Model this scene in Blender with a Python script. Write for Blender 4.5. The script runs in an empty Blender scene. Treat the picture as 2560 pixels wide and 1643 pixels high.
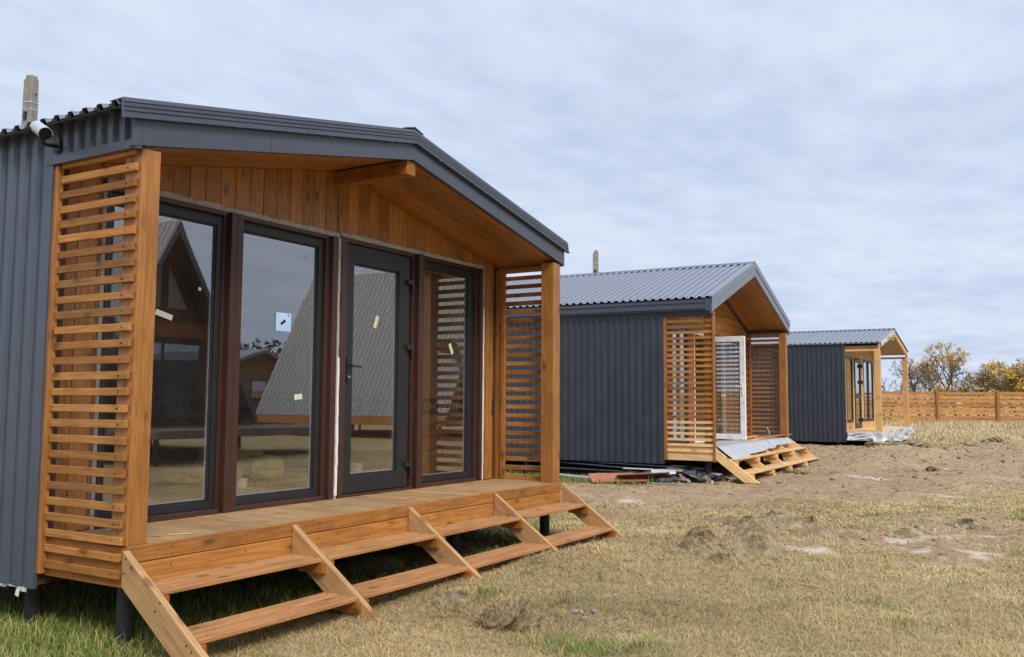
import bpy, math, random
import numpy as np
from mathutils import Vector, Matrix, Euler
random.seed(7); RNG = np.random.default_rng(11)
sc = bpy.context.scene
COL = sc.collection
R = math.radians

# ------------------------------------------------------------------ camera
YAW, PITCH, ROLL = 1.0279, 0.0804, 0.0063
CAM = Vector((-3.5033, -4.7412, 0.8615))
_f = Vector((math.sin(YAW)*math.cos(PITCH), math.cos(YAW)*math.cos(PITCH), math.sin(PITCH)))
_r = Vector((math.cos(YAW), -math.sin(YAW), 0)); _u = _r.cross(_f)
_r2 = _r*math.cos(ROLL)+_u*math.sin(ROLL); _u2 = _u*math.cos(ROLL)-_r*math.sin(ROLL)
cd = bpy.data.cameras.new('camera'); cam = bpy.data.objects.new('camera', cd); COL.objects.link(cam)
m = Matrix((_r2, _u2, -_f)).transposed().to_4x4(); m.translation = CAM
cam.matrix_world = m
cd.sensor_width = 36; cd.lens = 2287.5/2560*36; cd.clip_start = .05; cd.clip_end = 5000
sc.camera = cam

# ------------------------------------------------------------------ world + sun
SUN_EL, SUN_AZ = R(44), R(212)        # azimuth measured clockwise from +Y
w = bpy.data.worlds.new('World'); sc.world = w; w.use_nodes = True
nt = w.node_tree; nt.nodes.clear()
def N(nt, t, **k):
    n = nt.nodes.new(t)
    for a, b in k.items(): setattr(n, a, b)
    return n
def L(nt, a, b): nt.links.new(a, b)
def vmath(nt, op, a, b=None):
    n = N(nt, 'ShaderNodeMath', operation=op)
    for i, q in enumerate((a, b)):
        if q is None: continue
        if isinstance(q, (int, float)): n.inputs[i].default_value = q
        else: L(nt, q, n.inputs[i])
    return n.outputs[0]
out = N(nt, 'ShaderNodeOutputWorld')
sky = N(nt, 'ShaderNodeTexSky', sky_type='NISHITA', sun_disc=False, sun_elevation=SUN_EL, sun_rotation=SUN_AZ, altitude=200, air_density=1.0, dust_density=1.5, ozone_density=2.0)
bg1 = N(nt, 'ShaderNodeBackground'); bg1.inputs[1].default_value = .055
L(nt, sky.outputs[0], bg1.inputs[0])
tc = N(nt, 'ShaderNodeTexCoord'); sp = N(nt, 'ShaderNodeSeparateXYZ'); L(nt, tc.outputs['Generated'], sp.inputs[0])
zz = vmath(nt, 'ADD', vmath(nt, 'MAXIMUM', sp.outputs[2], 0.0), .07)
px = vmath(nt, 'DIVIDE', sp.outputs[0], zz); py = vmath(nt, 'DIVIDE', sp.outputs[1], zz)
cb = N(nt, 'ShaderNodeCombineXYZ'); L(nt, px, cb.inputs[0]); L(nt, py, cb.inputs[1])
def noise(nt, vec, scale, detail=5, rough=.55, dist=0.0, rot=None, sc3=None):
    v = vec
    if rot or sc3:
        mp = N(nt, 'ShaderNodeMapping')
        if rot: mp.inputs['Rotation'].default_value = rot
        if sc3: mp.inputs['Scale'].default_value = sc3
        L(nt, vec, mp.inputs['Vector']); v = mp.outputs[0]
    n = N(nt, 'ShaderNodeTexNoise'); n.inputs['Scale'].default_value = scale; n.inputs['Detail'].default_value = detail
    n.inputs['Roughness'].default_value = rough; n.inputs['Distortion'].default_value = dist
    L(nt, v, n.inputs['Vector']); return n.outputs[0]
def ramp(nt, fac, stops, interp='LINEAR'):
    r = N(nt, 'ShaderNodeValToRGB'); r.color_ramp.interpolation = interp
    e = r.color_ramp.elements
    while len(e) < len(stops): e.new(.5)
    for q, (p, c) in zip(e, stops):
        q.position = p; q.color = (c, c, c, 1) if isinstance(c, (int, float)) else (*c, 1)
    L(nt, fac, r.inputs[0]); return r.outputs[0]
ca = noise(nt, cb.outputs[0], .6, 6, .52, .25, rot=(0, 0, R(25)), sc3=(1.0, 1.4, 1))
cbn = noise(nt, cb.outputs[0], 3.4, 6, .55, .15, rot=(0, 0, R(25)), sc3=(1.0, 1.5, 1))
mixn = vmath(nt, 'ADD', vmath(nt, 'MULTIPLY', ca, .58), vmath(nt, 'MULTIPLY', cbn, .42))
cover = ramp(nt, mixn, [(.34, .86), (.46, .95), (.58, 1.0)])
ccol = ramp(nt, mixn, [(.33, (.272, .320, .420)), (.44, (.300, .345, .434)), (.53, (.325, .366, .446)), (.61, (.343, .380, .452)), (.70, (.368, .400, .464))])
# overcast sky: the part above the view is brightened, adding light on the ground
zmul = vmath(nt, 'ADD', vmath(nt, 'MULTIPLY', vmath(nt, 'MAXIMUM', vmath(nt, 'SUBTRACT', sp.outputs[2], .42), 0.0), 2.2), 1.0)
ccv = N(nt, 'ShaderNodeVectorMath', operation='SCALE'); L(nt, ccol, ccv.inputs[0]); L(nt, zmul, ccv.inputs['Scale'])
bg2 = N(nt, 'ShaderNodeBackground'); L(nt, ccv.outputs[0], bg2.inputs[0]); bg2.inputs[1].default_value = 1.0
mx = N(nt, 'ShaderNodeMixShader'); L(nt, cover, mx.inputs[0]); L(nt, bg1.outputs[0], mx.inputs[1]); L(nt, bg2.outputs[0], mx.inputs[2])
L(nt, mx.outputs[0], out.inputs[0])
sd = bpy.data.lights.new('sun', 'SUN'); sd.energy = 1.5; sd.angle = R(22); sd.color = (1, .93, .82)
sun = bpy.data.objects.new('sun', sd); COL.objects.link(sun)
sv = Vector((math.sin(SUN_AZ)*math.cos(SUN_EL), math.cos(SUN_AZ)*math.cos(SUN_EL), math.sin(SUN_EL)))
sun.rotation_euler = (-sv).to_track_quat('-Z', 'Y').to_euler()
sun.location = (-20, -20, 40)
vs = sc.view_settings; vs.view_transform = 'Standard'; vs.look = 'None'; vs.exposure = 1.06; vs.gamma = 1.0
try: vs.use_curve_mapping = False
except Exception: pass

# ------------------------------------------------------------------ materials
def newmat(name):
    mt = bpy.data.materials.new(name); mt.use_nodes = True
    nt = mt.node_tree; b = nt.nodes['Principled BSDF']; return mt, nt, b
def mixc(nt, fac, a, b, mode='MIX'):
    n = N(nt, 'ShaderNodeMix', data_type='RGBA', blend_type=mode)
    if isinstance(fac, (int, float)): n.inputs[0].default_value = fac
    else: L(nt, fac, n.inputs[0])
    for i, q in ((6, a), (7, b)):
        if isinstance(q, tuple): n.inputs[i].default_value = (*q, 1)
        else: L(nt, q, n.inputs[i])
    return n.outputs[2]
def bump(nt, b, h, strength=.2, dist=.01):
    n = N(nt, 'ShaderNodeBump'); n.inputs['Strength'].default_value = strength; n.inputs['Distance'].default_value = dist
    L(nt, h, n.inputs['Height']); L(nt, n.outputs[0], b.inputs['Normal'])
_W = {}
def wood(key, base, dark, axis='X', rx=0.0, rough=.6, var=.30, knots=True, spec=.35):
    k = (key, axis, round(rx, 3))
    if k in _W: return _W[k]
    mt, nt, b = newmat('wood_%s_%s' % (key, axis.lower()))
    tc = N(nt, 'ShaderNodeTexCoord'); geo = N(nt, 'ShaderNodeNewGeometry')
    rnd = geo.outputs['Random Per Island']
    off = N(nt, 'ShaderNodeVectorMath', operation='SCALE'); off.inputs[0].default_value = (7.3, 11.1, 5.7); L(nt, rnd, off.inputs['Scale'])
    mr = N(nt, 'ShaderNodeMapping'); mr.inputs['Rotation'].default_value = (rx, 0, 0); L(nt, tc.outputs['Object'], mr.inputs['Vector'])
    add = N(nt, 'ShaderNodeVectorMath', operation='ADD'); L(nt, mr.outputs[0], add.inputs[0]); L(nt, off.outputs[0], add.inputs[1])
    lo, hi = .55, 9.0
    s = {'X': (lo, hi, hi), 'Y': (hi, lo, hi), 'Z': (hi, hi, lo)}[axis]
    mp = N(nt, 'ShaderNodeMapping'); mp.inputs['Scale'].default_value = s; L(nt, add.outputs[0], mp.inputs['Vector'])
    V = mp.outputs[0]
    n1 = noise(nt, V, 1.0, 4, .5, .3)
    rings = vmath(nt, 'ADD', vmath(nt, 'MULTIPLY', vmath(nt, 'SINE', vmath(nt, 'MULTIPLY', n1, 60.0)), .5), .5)
    n2 = noise(nt, V, 5.0, 5, .65)
    n3 = noise(nt, add.outputs[0], 3.2, 4, .55)
    fac = vmath(nt, 'ADD', vmath(nt, 'MULTIPLY', rings, .22), vmath(nt, 'MULTIPLY', n2, .78))
    c = mixc(nt, ramp(nt, fac, [(.25, 0.0), (.75, 1.0)]), dark, base)
    blot = ramp(nt, n3, [(.30, .80), (.5, .98), (.70, 1.08)])
    c = mixc(nt, 1.0, c, blot, 'MULTIPLY')
    iv = ramp(nt, rnd, [(0, 1-var), (.5, 1.0), (1, 1+var*.6)])
    c = mixc(nt, 1.0, c, iv, 'MULTIPLY')
    rv = ramp(nt, vmath(nt, 'FRACT', vmath(nt, 'MULTIPLY', rnd, 17.3)), [(0, (1.06, .96, .86)), (1, (.95, 1.03, 1.12))])
    c = mixc(nt, .8, c, rv, 'MULTIPLY')
    if knots:
        ks = {'X': (3.2, 7, 7), 'Y': (7, 3.2, 7), 'Z': (7, 7, 3.2)}[axis]
        mk = N(nt, 'ShaderNodeMapping'); mk.inputs['Scale'].default_value = ks; L(nt, add.outputs[0], mk.inputs['Vector'])
        vo = N(nt, 'ShaderNodeTexVoronoi'); vo.inputs['Scale'].default_value = 1.0; L(nt, mk.outputs[0], vo.inputs['Vector'])
        kd = vmath(nt, 'ADD', vo.outputs['Distance'], vmath(nt, 'MULTIPLY', n2, .06))
        kf = ramp(nt, kd, [(.13, 1.0), (.17, .65), (.20, .28), (.32, 0.0)])
        c = mixc(nt, vmath(nt, 'MULTIPLY', kf, .75), c, tuple(x*.32 for x in dark))
    L(nt, c, b.inputs['Base Color'])
    L(nt, ramp(nt, n2, [(.3, rough-.1), (.7, rough+.12)]), b.inputs['Roughness'])
    b.inputs['Specular IOR Level'].default_value = spec
    bump(nt, b, fac, .35, .003)
    _W[k] = mt; return mt
ST = ('stained', (.44, .197, .047), (.255, .103, .021))
SD = ('stained_dark', (.39, .158, .027), (.26, .096, .015))
RB = ('redbrown', (.27, .092, .034), (.17, .055, .022))
PN = ('pine', (.78, .54, .265), (.64, .41, .175))
TR = ('tread', (.47, .245, .102), (.32, .150, .056))
SS = ('stringer', (.46, .275, .125), (.29, .16, .066))
DK = ('deck', (.45, .285, .138), (.29, .165, .072))
GW = ('greywood', (.22, .17, .125), (.12, .09, .065))
FN = ('fence', (.48, .235, .075), (.34, .155, .045))
DB = ('darkbrown', (.10, .045, .02), (.05, .022, .01))
def W(t, axis='X', rx=0.0, **k): return wood(t[0], t[1], t[2], axis, rx, **k)
def painted(key, col, rough=.4, spec=.5, mott=.12, metallic=0.0, scale=3.0):
    mt, nt, b = newmat(key)
    tc = N(nt, 'ShaderNodeTexCoord')
    n1 = noise(nt, tc.outputs['Object'], scale, 5, .6); n2 = noise(nt, tc.outputs['Object'], 45, 3, .6)
    f = ramp(nt, n1, [(.3, 1-mott), (.7, 1+mott)])
    c = mixc(nt, 1.0, mixc(nt, 0.0, col, col), f, 'MULTIPLY')
    L(nt, c, b.inputs['Base Color'])
    L(nt, ramp(nt, vmath(nt, 'ADD', vmath(nt, 'MULTIPLY', n1, .7), vmath(nt, 'MULTIPLY', n2, .3)), [(.3, rough-.07), (.7, rough+.1)]), b.inputs['Roughness'])
    b.inputs['Specular IOR Level'].default_value = spec; b.inputs['Metallic'].default_value = metallic
    bump(nt, b, n1, .16, .012)
    return mt
M = {}
M['siding'] = painted('grey_painted_sheet', (.054, .067, .096), .32, .55, .10)
M['siding2'] = painted('charcoal_painted_sheet', (.038, .0435, .057), .40, .45, .10)
M['trim'] = painted('grey_trim', (.055, .064, .088), .34, .5, .07)
M['trim2'] = painted('light_grey_trim', (.145, .158, .195), .34, .55, .08)
M['roof'] = painted('grey_roof_sheet', (.150, .166, .208), .30, .6, .08)
M['roofdark'] = painted('dark_roof_sheet', (.05, .056, .068), .4, .6, .2)
M['brown'] = painted('brown_casing', (.052, .022, .017), .38, .45, .10)
M['anth'] = painted('anthracite_frame', (.017, .0175, .019), .40, .45, .08)
M['pvc'] = painted('white_plastic_frame', (.78, .79, .80), .35, .5, .03)
M['pile'] = painted('black_steel_pile', (.014, .014, .016), .5, .4, .3)
M['black'] = painted('black_plastic', (.012, .012, .013), .4, .5, .1)
M['foam'] = painted('grey_foam_seal', (.34, .33, .31), .9, .2, .25, scale=18)
M['white'] = painted('white_paint', (.72, .72, .70), .55, .4, .05)
M['paper'] = painted('cream_paper', (.62, .60, .50), .8, .2, .04)
M['concrete'] = painted('weathered_concrete', (.24, .225, .20), .9, .2, .25, scale=9)
M['plastic'] = painted('grey_plastic_sheet', (.40, .42, .45), .36, .5, .12)
M['tarp'] = painted('silver_film', (.46, .45, .46), .22, .7, .22, scale=5)
M['wool'] = painted('yellow_wool', (.62, .46, .15), .95, .1, .25, scale=14)
M['membrane'] = painted('tan_membrane', (.40, .30, .17), .8, .2, .12)
M['band'] = painted('dark_print', (.03, .027, .024), .8, .2, .05)
M['print'] = painted('pale_print', (.75, .68, .52), .8, .2, .05)
M['ceil'] = painted('beige_ceiling_board', (.36, .30, .22), .8, .2, .08)
M['rust'] = painted('red_brown_board', (.36, .15, .085), .8, .2, .2, scale=8)
M['scrap'] = painted('dark_scrap_sheet', (.06, .066, .078), .45, .5, .25, scale=8)
M['scraplight'] = painted('bare_steel_scrap', (.34, .36, .40), .35, .6, .2, scale=8)
M['card'] = painted('cardboard_tube', (.50, .34, .19), .85, .2, .08)
M['gloss'] = painted('steel_screw', (.10, .11, .13), .3, .6, .05)
M['soil'] = None
def glass_mat():
    mt = bpy.data.materials.new('window_glass'); mt.use_nodes = True; nt = mt.node_tree; nt.nodes.clear()
    o = N(nt, 'ShaderNodeOutputMaterial'); t = N(nt, 'ShaderNodeBsdfTransparent'); g = N(nt, 'ShaderNodeBsdfGlossy')
    t.inputs[0].default_value = (.95, .96, .95, 1); g.inputs[0].default_value = (.93, .95, .97, 1); g.inputs['Roughness'].default_value = .012
    lw = N(nt, 'ShaderNodeLayerWeight'); lw.inputs[0].default_value = .5
    f = vmath(nt, 'ADD', vmath(nt, 'MULTIPLY', vmath(nt, 'POWER', lw.outputs['Facing'], 3.0), .75), .175)
    tcn = N(nt, 'ShaderNodeTexCoord'); nn = noise(nt, tcn.outputs['Object'], 1.1, 2, .4)
    bp = N(nt, 'ShaderNodeBump'); bp.inputs['Strength'].default_value = .03; bp.inputs['Distance'].default_value = .03
    L(nt, nn, bp.inputs['Height']); L(nt, bp.outputs[0], g.inputs['Normal'])
    mx = N(nt, 'ShaderNodeMixShader'); L(nt, f, mx.inputs[0]); L(nt, t.outputs[0], mx.inputs[1]); L(nt, g.outputs[0], mx.inputs[2])
    df = N(nt, 'ShaderNodeBsdfDiffuse'); df.inputs[0].default_value = (.62, .60, .55, 1)
    dn = noise(nt, tcn.outputs['Object'], 2.3, 6, .65); df_ = ramp(nt, dn, [(.35, .003), (.62, .014), (.72, .03)])
    m2 = N(nt, 'ShaderNodeMixShader'); L(nt, df_, m2.inputs[0]); L(nt, mx.outputs[0], m2.inputs[1]); L(nt, df.outputs[0], m2.inputs[2])
    L(nt, m2.outputs[0], o.inputs[0]); return mt
M['glass'] = glass_mat()
def mirror_mat():
    mt, nt, b = newmat('mirror_film'); b.inputs['Base Color'].default_value = (.75, .85, .92, 1); b.inputs['Metallic'].default_value = 1; b.inputs['Roughness'].default_value = .05
    return mt
def osb_mat():
    mt, nt, b = newmat('chip_board'); tc = N(nt, 'ShaderNodeTexCoord')
    v = N(nt, 'ShaderNodeTexVoronoi'); v.inputs['Scale'].default_value = 22; L(nt, tc.outputs['Object'], v.inputs['Vector'])
    s = N(nt, 'ShaderNodeSeparateColor'); L(nt, v.outputs['Color'], s.inputs[0])
    c = ramp(nt, s.outputs[0], [(0, (.36, .20, .06)), (.5, (.55, .34, .12)), (1, (.66, .45, .19))])
    L(nt, c, b.inputs['Base Color']); b.inputs['Roughness'].default_value = .75; return mt
M['osb'] = osb_mat()

# ------------------------------------------------------------------ mesh helpers
class MB:
    def __init__(s): s.v = []; s.f = []
    def add(s, vs, fs):
        o = len(s.v); s.v += [tuple(p) for p in vs]; s.f += [tuple(i+o for i in q) for q in fs]; return s
    def box(s, x0, x1, y0, y1, z0, z1, rot=None, ctr=None):
        vs = [Vector(p) for p in ((x0,y0,z0),(x1,y0,z0),(x1,y1,z0),(x0,y1,z0),(x0,y0,z1),(x1,y0,z1),(x1,y1,z1),(x0,y1,z1))]
        if rot is not None:
            c = Vector(ctr) if ctr else Vector(((x0+x1)/2, (y0+y1)/2, (z0+z1)/2)); e = rot if isinstance(rot, Matrix) else Euler(rot).to_matrix()
            vs = [c+e@(p-c) for p in vs]
        return s.add(vs, [(0,3,2,1),(4,5,6,7),(0,1,5,4),(1,2,6,5),(2,3,7,6),(3,0,4,7)])
    def prism(s, a, b):                     # two matching rings of points
        n = len(a); fs = [tuple(range(n-1, -1, -1)), tuple(range(n, 2*n))]
        fs += [(i, (i+1) % n, n+(i+1) % n, n+i) for i in range(n)]
        return s.add(list(a)+list(b), fs)
    def tube(s, p0, p1, r0, r1=None, n=10, cap=True):
        r1 = r0 if r1 is None else r1; p0 = Vector(p0); p1 = Vector(p1); d = (p1-p0)
        if d.length < 1e-6: return s
        q = d.to_track_quat('Z', 'Y'); a = []; b = []
        for i in range(n):
            t = 2*math.pi*i/n; o = Vector((math.cos(t), math.sin(t), 0)); a.append(p0+q@(o*r0)); b.append(p1+q@(o*r1))
        fs = [(i, (i+1) % n, n+(i+1) % n, n+i) for i in range(n)]
        if cap: fs += [tuple(range(n-1, -1, -1)), tuple(range(n, 2*n))]
        return s.add(a+b, fs)
    def sheet(s, o, du, length, dv, dn, pitch=.1375, depth=.022, phase=0.0, prof=((0,0),(.42,0),(.52,1),(.90,1))):
        o, du, dv, dn = Vector(o), Vector(du), Vector(dv), Vector(dn); pts = []
        t = -phase*pitch; k = 0
        while t < length:
            for a, h in prof:
                q = t+a*pitch
                if 0 <= q <= length: pts.append((q, h*depth))
            t += pitch
        if pts[0][0] > 1e-4: pts.insert(0, (0, pts[0][1]))
        if pts[-1][0] < length-1e-4: pts.append((length, pts[-1][1]))
        vs = []
        for q, h in pts: vs += [o+du*q+dn*h, o+du*q+dn*h+dv]
        return s.add(vs, [(2*i, 2*i+2, 2*i+3, 2*i+1) for i in range(len(pts)-1)])
    def mesh(s, name):
        me = bpy.data.meshes.new(name); me.from_pydata([tuple(p) for p in s.v], [], s.f); me.update(); return me
def link(name, me, mat, parent=None, loc=(0,0,0), bevel=0, solid=0, smooth=False):
    o = bpy.data.objects.new(name, me); COL.objects.link(o)
    if mat is not None: me.materials.append(mat)
    if parent: o.parent = parent
    o.location = loc
    if solid:
        md = o.modifiers.new('solid', 'SOLIDIFY'); md.thickness = solid; md.offset = -1
    if bevel:
        md = o.modifiers.new('bevel', 'BEVEL'); md.width = bevel; md.segments = 2; md.limit_method = 'ANGLE'; md.angle_limit = R(40)
    if smooth:
        me.polygons.foreach_set('use_smooth', [True]*len(me.polygons))
    return o
def tag(o, label=None, cat=None, group=None, kind=None):
    if label: o['label'] = label
    if cat: o['category'] = cat
    if group: o['group'] = group
    if kind: o['kind'] = kind
    return o
def empty(name, loc, rz=0):
    o = bpy.data.objects.new(name, None); COL.objects.link(o); o.location = loc; o.rotation_euler = (0, 0, rz); o.empty_display_size = .2; return o
class Cabin:                                # local frame: x along the front, y into the cabin, z = 0 at deck level
    def __init__(s, name, tx, ty, tz, rot, bz):
        s.root = empty(name, (tx, ty, tz-bz), rot); s.bz = bz
        s.mw = Matrix.Translation((tx, ty, tz)) @ Matrix.Rotation(rot, 4, 'Z')
    def part(s, name, mb, mat, parent=None, bevel=0, solid=0, label=None, smooth=False):
        me = mb if isinstance(mb, bpy.types.Mesh) else mb.mesh(name)
        o = link(name, me, mat, parent or s.root, (0, 0, 0) if parent else (0, 0, s.bz), bevel, solid, smooth)
        if label: o['label'] = label
        return o
def text_mesh(txt, size, depth=.002):
    cu = bpy.data.curves.new('lettering', 'FONT'); cu.body = txt; cu.size = size; cu.extrude = depth; cu.resolution_u = 2
    o = bpy.data.objects.new('lettering', cu); COL.objects.link(o)
    dg = bpy.context.evaluated_depsgraph_get(); me = bpy.data.meshes.new_from_object(o.evaluated_get(dg))
    COL.objects.unlink(o); bpy.data.objects.remove(o); return me

# ------------------------------------------------------------------ noise + ground shape (numpy)
def vnoise(x, y, seed=0):
    x = np.asarray(x, float); y = np.asarray(y, float)
    xi = np.floor(x).astype(np.int64); yi = np.floor(y).astype(np.int64); fx = x-xi; fy = y-yi
    def h(a, b):
        n = (a*374761393+b*668265263+seed*974634777) & 0x7fffffff
        n = ((n ^ (n >> 13))*1274126177) & 0x7fffffff
        return ((n ^ (n >> 16)) & 0xffff)/65535.0
    u = fx*fx*(3-2*fx); v = fy*fy*(3-2*fy)
    return (h(xi, yi)*(1-u)+h(xi+1, yi)*u)*(1-v)+(h(xi, yi+1)*(1-u)+h(xi+1, yi+1)*u)*v
def fbm(x, y, s, o=4, seed=0):
    t = 0; a = .5; tot = 0
    for i in range(o):
        t = t+a*vnoise(x*s+i*17.3, y*s-i*9.1, seed+i); tot += a; a *= .5; s *= 2.03
    return t/tot
def sst(a, b, x): t = np.clip((x-a)/(b-a), 0, 1); return t*t*(3-2*t)
GX = [-400, 5, 8, 12, 24, 60, 400]; GZ = [-.62, -.60, -.57, -.48, -.34, -.29, -.29]
def m_dirt(x, y):
    x = np.asarray(x, float); y = np.asarray(y, float)
    n = (fbm(x, y, .45, 4, 3)-.5)*7.0+(fbm(x, y, 1.6, 3, 4)-.5)*3.0; n2 = (fbm(x, y, .25, 3, 8)-.5)*9
    near = sst(-2.0, 2.0, x-(7.9+1.15*np.maximum(0, -y))+n)
    far = 1-sst(-2.5, 2.5, x-27+n2)
    side = sst(-15, -8, y+n2*.4)
    wear = .8*sst(.54, .70, fbm(x, y, .55, 4, 81))*sst(3.0, 6.5, x-.6*y*0)*sst(-11, -7, y)
    wear = np.maximum(wear, .75*np.exp(-(((x-6.4)/1.5)**2+((y+1.75)/.75)**2)))
    return np.maximum(near*far*side, wear*(x < 27))
SALT = [(6.1, -2.5, .7, .30), (7.2, -3.1, .8, .5), (6.8, -3.75, 1.2, .55), (7.6, -3.9, .9, .5), (6.4, -4.3, .7, .35), (14.0, -1.6, 1.1, .35), (11.8, -2.9, .9, .3), (15.5, -3.6, 1.4, .4), (9.0, .9, .8, .3), (17, -2.2, 1.2, .4), (8.4, -2.0, .5, .2), (5.0, -2.9, .35, .15)]
def m_salt(x, y):
    s = 0*np.asarray(x, float)
    for a, b, rx, ry in SALT:
        dx = (x-a)*.86-(y-b)*.5; dy = (x-a)*.5+(y-b)*.86
        s = np.maximum(s, np.exp(-((dy/rx)**2+(dx/ry)**2)))
    n = fbm(x, y, 3.5, 4, 21)
    return np.clip(sst(.25, .95, s*.62+(n-.5)*1.5), 0, 1)*(s > .02)
def m_green(x, y):
    x = np.asarray(x, float); y = np.asarray(y, float)
    g = 1.0*sst(1.25, .2, np.hypot((x-.0)/1.6, (y-1.0)/1.55))
    g = np.maximum(g, sst(-.55, -.1, y)*sst(3.0, 1.0, y)*sst(6.5, 5.2, x)*sst(-4, -1, x)*.75)
    g = np.maximum(g, .95*sst(1.1, .4, np.hypot((x-11.4)/.9, (y-2.6)/1.7)))
    g = np.maximum(g, .6*sst(1.0, .3, np.hypot((x-17.9)/.8, (y+.0)/.9)))
    g = np.maximum(g, .75*sst(1.0, .2, np.hypot((x-1.55)/.40, (y+2.25)/.75)))
    n = fbm(x, y, .9, 4, 41); n2 = fbm(x, y, 3.1, 3, 44)
    return np.clip(np.maximum(g*(.55+.9*n2), sst(.56, .78, n*.6+n2*.4)*.66), 0, 1)
LUMPS = [(2.9, -.75, .085, 1.1, .75), (4.2, -.75, .07, .8, .7), (5.5, -.85, .05, .7, .6), (21.2, -1.1, .17, 2.2, 1.1), (19.0, -1.2, .10, 2.2, 1.2), (17.6, -.5, .10, 1.3, .8), (1.50, -2.62, .07, .22, .2), (12.9, .45, .06, .5, .3), (11.9, 3.0, -.10, .9, 2.2), (6.95, -1.95, .10, .6, .4), (5.9, -1.75, .06, .5, .35), (24.8, -2.2, .12, .7, .4), (27.5, -2.8, .15, .9, .5), (26, -3.6, .1, .6, .3)]
def ground_z(x, y, fine=True):
    x = np.asarray(x, float); y = np.asarray(y, float)
    z = np.interp(x, GX, GZ)
    z = z+np.clip((-y-70)/90, 0, 1)**1.5*7
    d = m_dirt(x, y)
    z = z+(fbm(x, y, .5, 3, 5)-.5)*.07
    for a, b, hh, rx, ry in LUMPS:
        z = z+hh*np.exp(-(((x-a)/rx)**2+((y-b)/ry)**2))*(.6+.8*fbm(x, y, 2.2, 3, 60))
    if fine:
        z = z+(fbm(x, y, 3.0, 4, 9)-.5)*(.028+.055*d)+(fbm(x, y, 11.0, 3, 10)-.5)*(.02+.03*d)
    return z

def soil_mat():
    mt, nt, b = newmat('field_ground'); tc = N(nt, 'ShaderNodeTexCoord'); V = tc.outputs['Object']
    def at(n):
        a = N(nt, 'ShaderNodeAttribute', attribute_name=n); return a.outputs['Fac']
    n1 = noise(nt, V, 1.3, 6, .62); n2 = noise(nt, V, 9, 6, .68); n3 = noise(nt, V, 60, 4, .7)
    fine = vmath(nt, 'ADD', vmath(nt, 'MULTIPLY', n2, .5), vmath(nt, 'MULTIPLY', n3, .5))
    grass = ramp(nt, fine, [(.33, (.17, .12, .058)), (.5, (.32, .235, .118)), (.66, (.44, .338, .18))])
    green = ramp(nt, fine, [(.33, (.035, .042, .014)), (.5, (.085, .10, .028)), (.66, (.17, .18, .06))])
    dirt = ramp(nt, fine, [(.32, (.135, .092, .052)), (.47, (.305, .217, .128)), (.62, (.45, .34, .22))])
    dirt = mixc(nt, 1.0, dirt, ramp(nt, n1, [(.3, (.78, .76, .74)), (.7, (1.12, 1.1, 1.06))]), 'MULTIPLY')
    c = mixc(nt, at('green'), grass, green)
    dm = ramp(nt, vmath(nt, 'ADD', at('dirt'), vmath(nt, 'MULTIPLY', vmath(nt, 'SUBTRACT', n2, .5), .8)), [(.3, 0.0), (.7, 1.0)])
    c = mixc(nt, dm, c, dirt)
    sm = ramp(nt, vmath(nt, 'ADD', at('salt'), vmath(nt, 'MULTIPLY', vmath(nt, 'SUBTRACT', n2, .5), 1.1)), [(.35, 0.0), (.95, .75)])
    c = mixc(nt, sm, c, (.56, .49, .41))
    dk = noise(nt, V, 4.5, 5, .7)
    c = mixc(nt, ramp(nt, dk, [(.66, 0.0), (.76, .5)]), c, (.12, .09, .06))
    L(nt, c, b.inputs['Base Color']); b.inputs['Roughness'].default_value = .95; b.inputs['Specular IOR Level'].default_value = .1
    bump(nt, b, fine, .9, .03); return mt
M['soil'] = soil_mat()
def build_ground():
    va = YAW; fine = np.radians(np.arange(-46, 46.01, .3)); 
    coarse = np.radians(np.arange(50, 311, 4.0))
    ang = np.concatenate([fine, coarse])+va
    rr = [.25]
    while rr[-1] < 900: rr.append(rr[-1]*1.0125+.004)
    rr = np.array(rr); A, RR = np.meshgrid(ang, rr)
    X = CAM.x+np.sin(A)*RR; Y = CAM.y+np.cos(A)*RR
    Z = ground_z(X, Y)
    nR, nA = X.shape
    co = np.stack([X, Y, Z], -1).reshape(-1, 3)
    co = np.vstack([co, [[CAM.x, CAM.y, float(ground_z(CAM.x, CAM.y))]]])
    i = np.arange(nR-1)[:, None]; j = np.arange(nA)[None, :]; j2 = (j+1) % nA
    q = np.stack([i*nA+j, (i+1)*nA+j, (i+1)*nA+j2, i*nA+j2], -1).reshape(-1, 4)
    tri = np.stack([np.full(nA, nR*nA), np.arange(nA), (np.arange(nA)+1) % nA], -1)
    me = bpy.data.meshes.new('ground')
    me.vertices.add(len(co)); me.vertices.foreach_set('co', co.ravel())
    nl = q.size+tri.size; me.loops.add(nl); me.loops.foreach_set('vertex_index', np.concatenate([q.ravel(), tri.ravel()]).astype(np.int32))
    npg = len(q)+len(tri); me.polygons.add(npg)
    st = np.concatenate([np.arange(len(q))*4, q.size+np.arange(len(tri))*3]).astype(np.int32)
    me.polygons.foreach_set('loop_start', st)
    me.update(calc_edges=True); me.validate()
    for n, fn in (('dirt', m_dirt), ('salt', m_salt), ('green', m_green)):
        a = me.attributes.new(n, 'FLOAT', 'POINT'); a.data.foreach_set('value', fn(co[:, 0], co[:, 1]).astype(np.float32))
    me.polygons.foreach_set('use_smooth', [True]*len(me.polygons))
    tag(link('ground', me, M['soil']), kind='structure')
build_ground()

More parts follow.
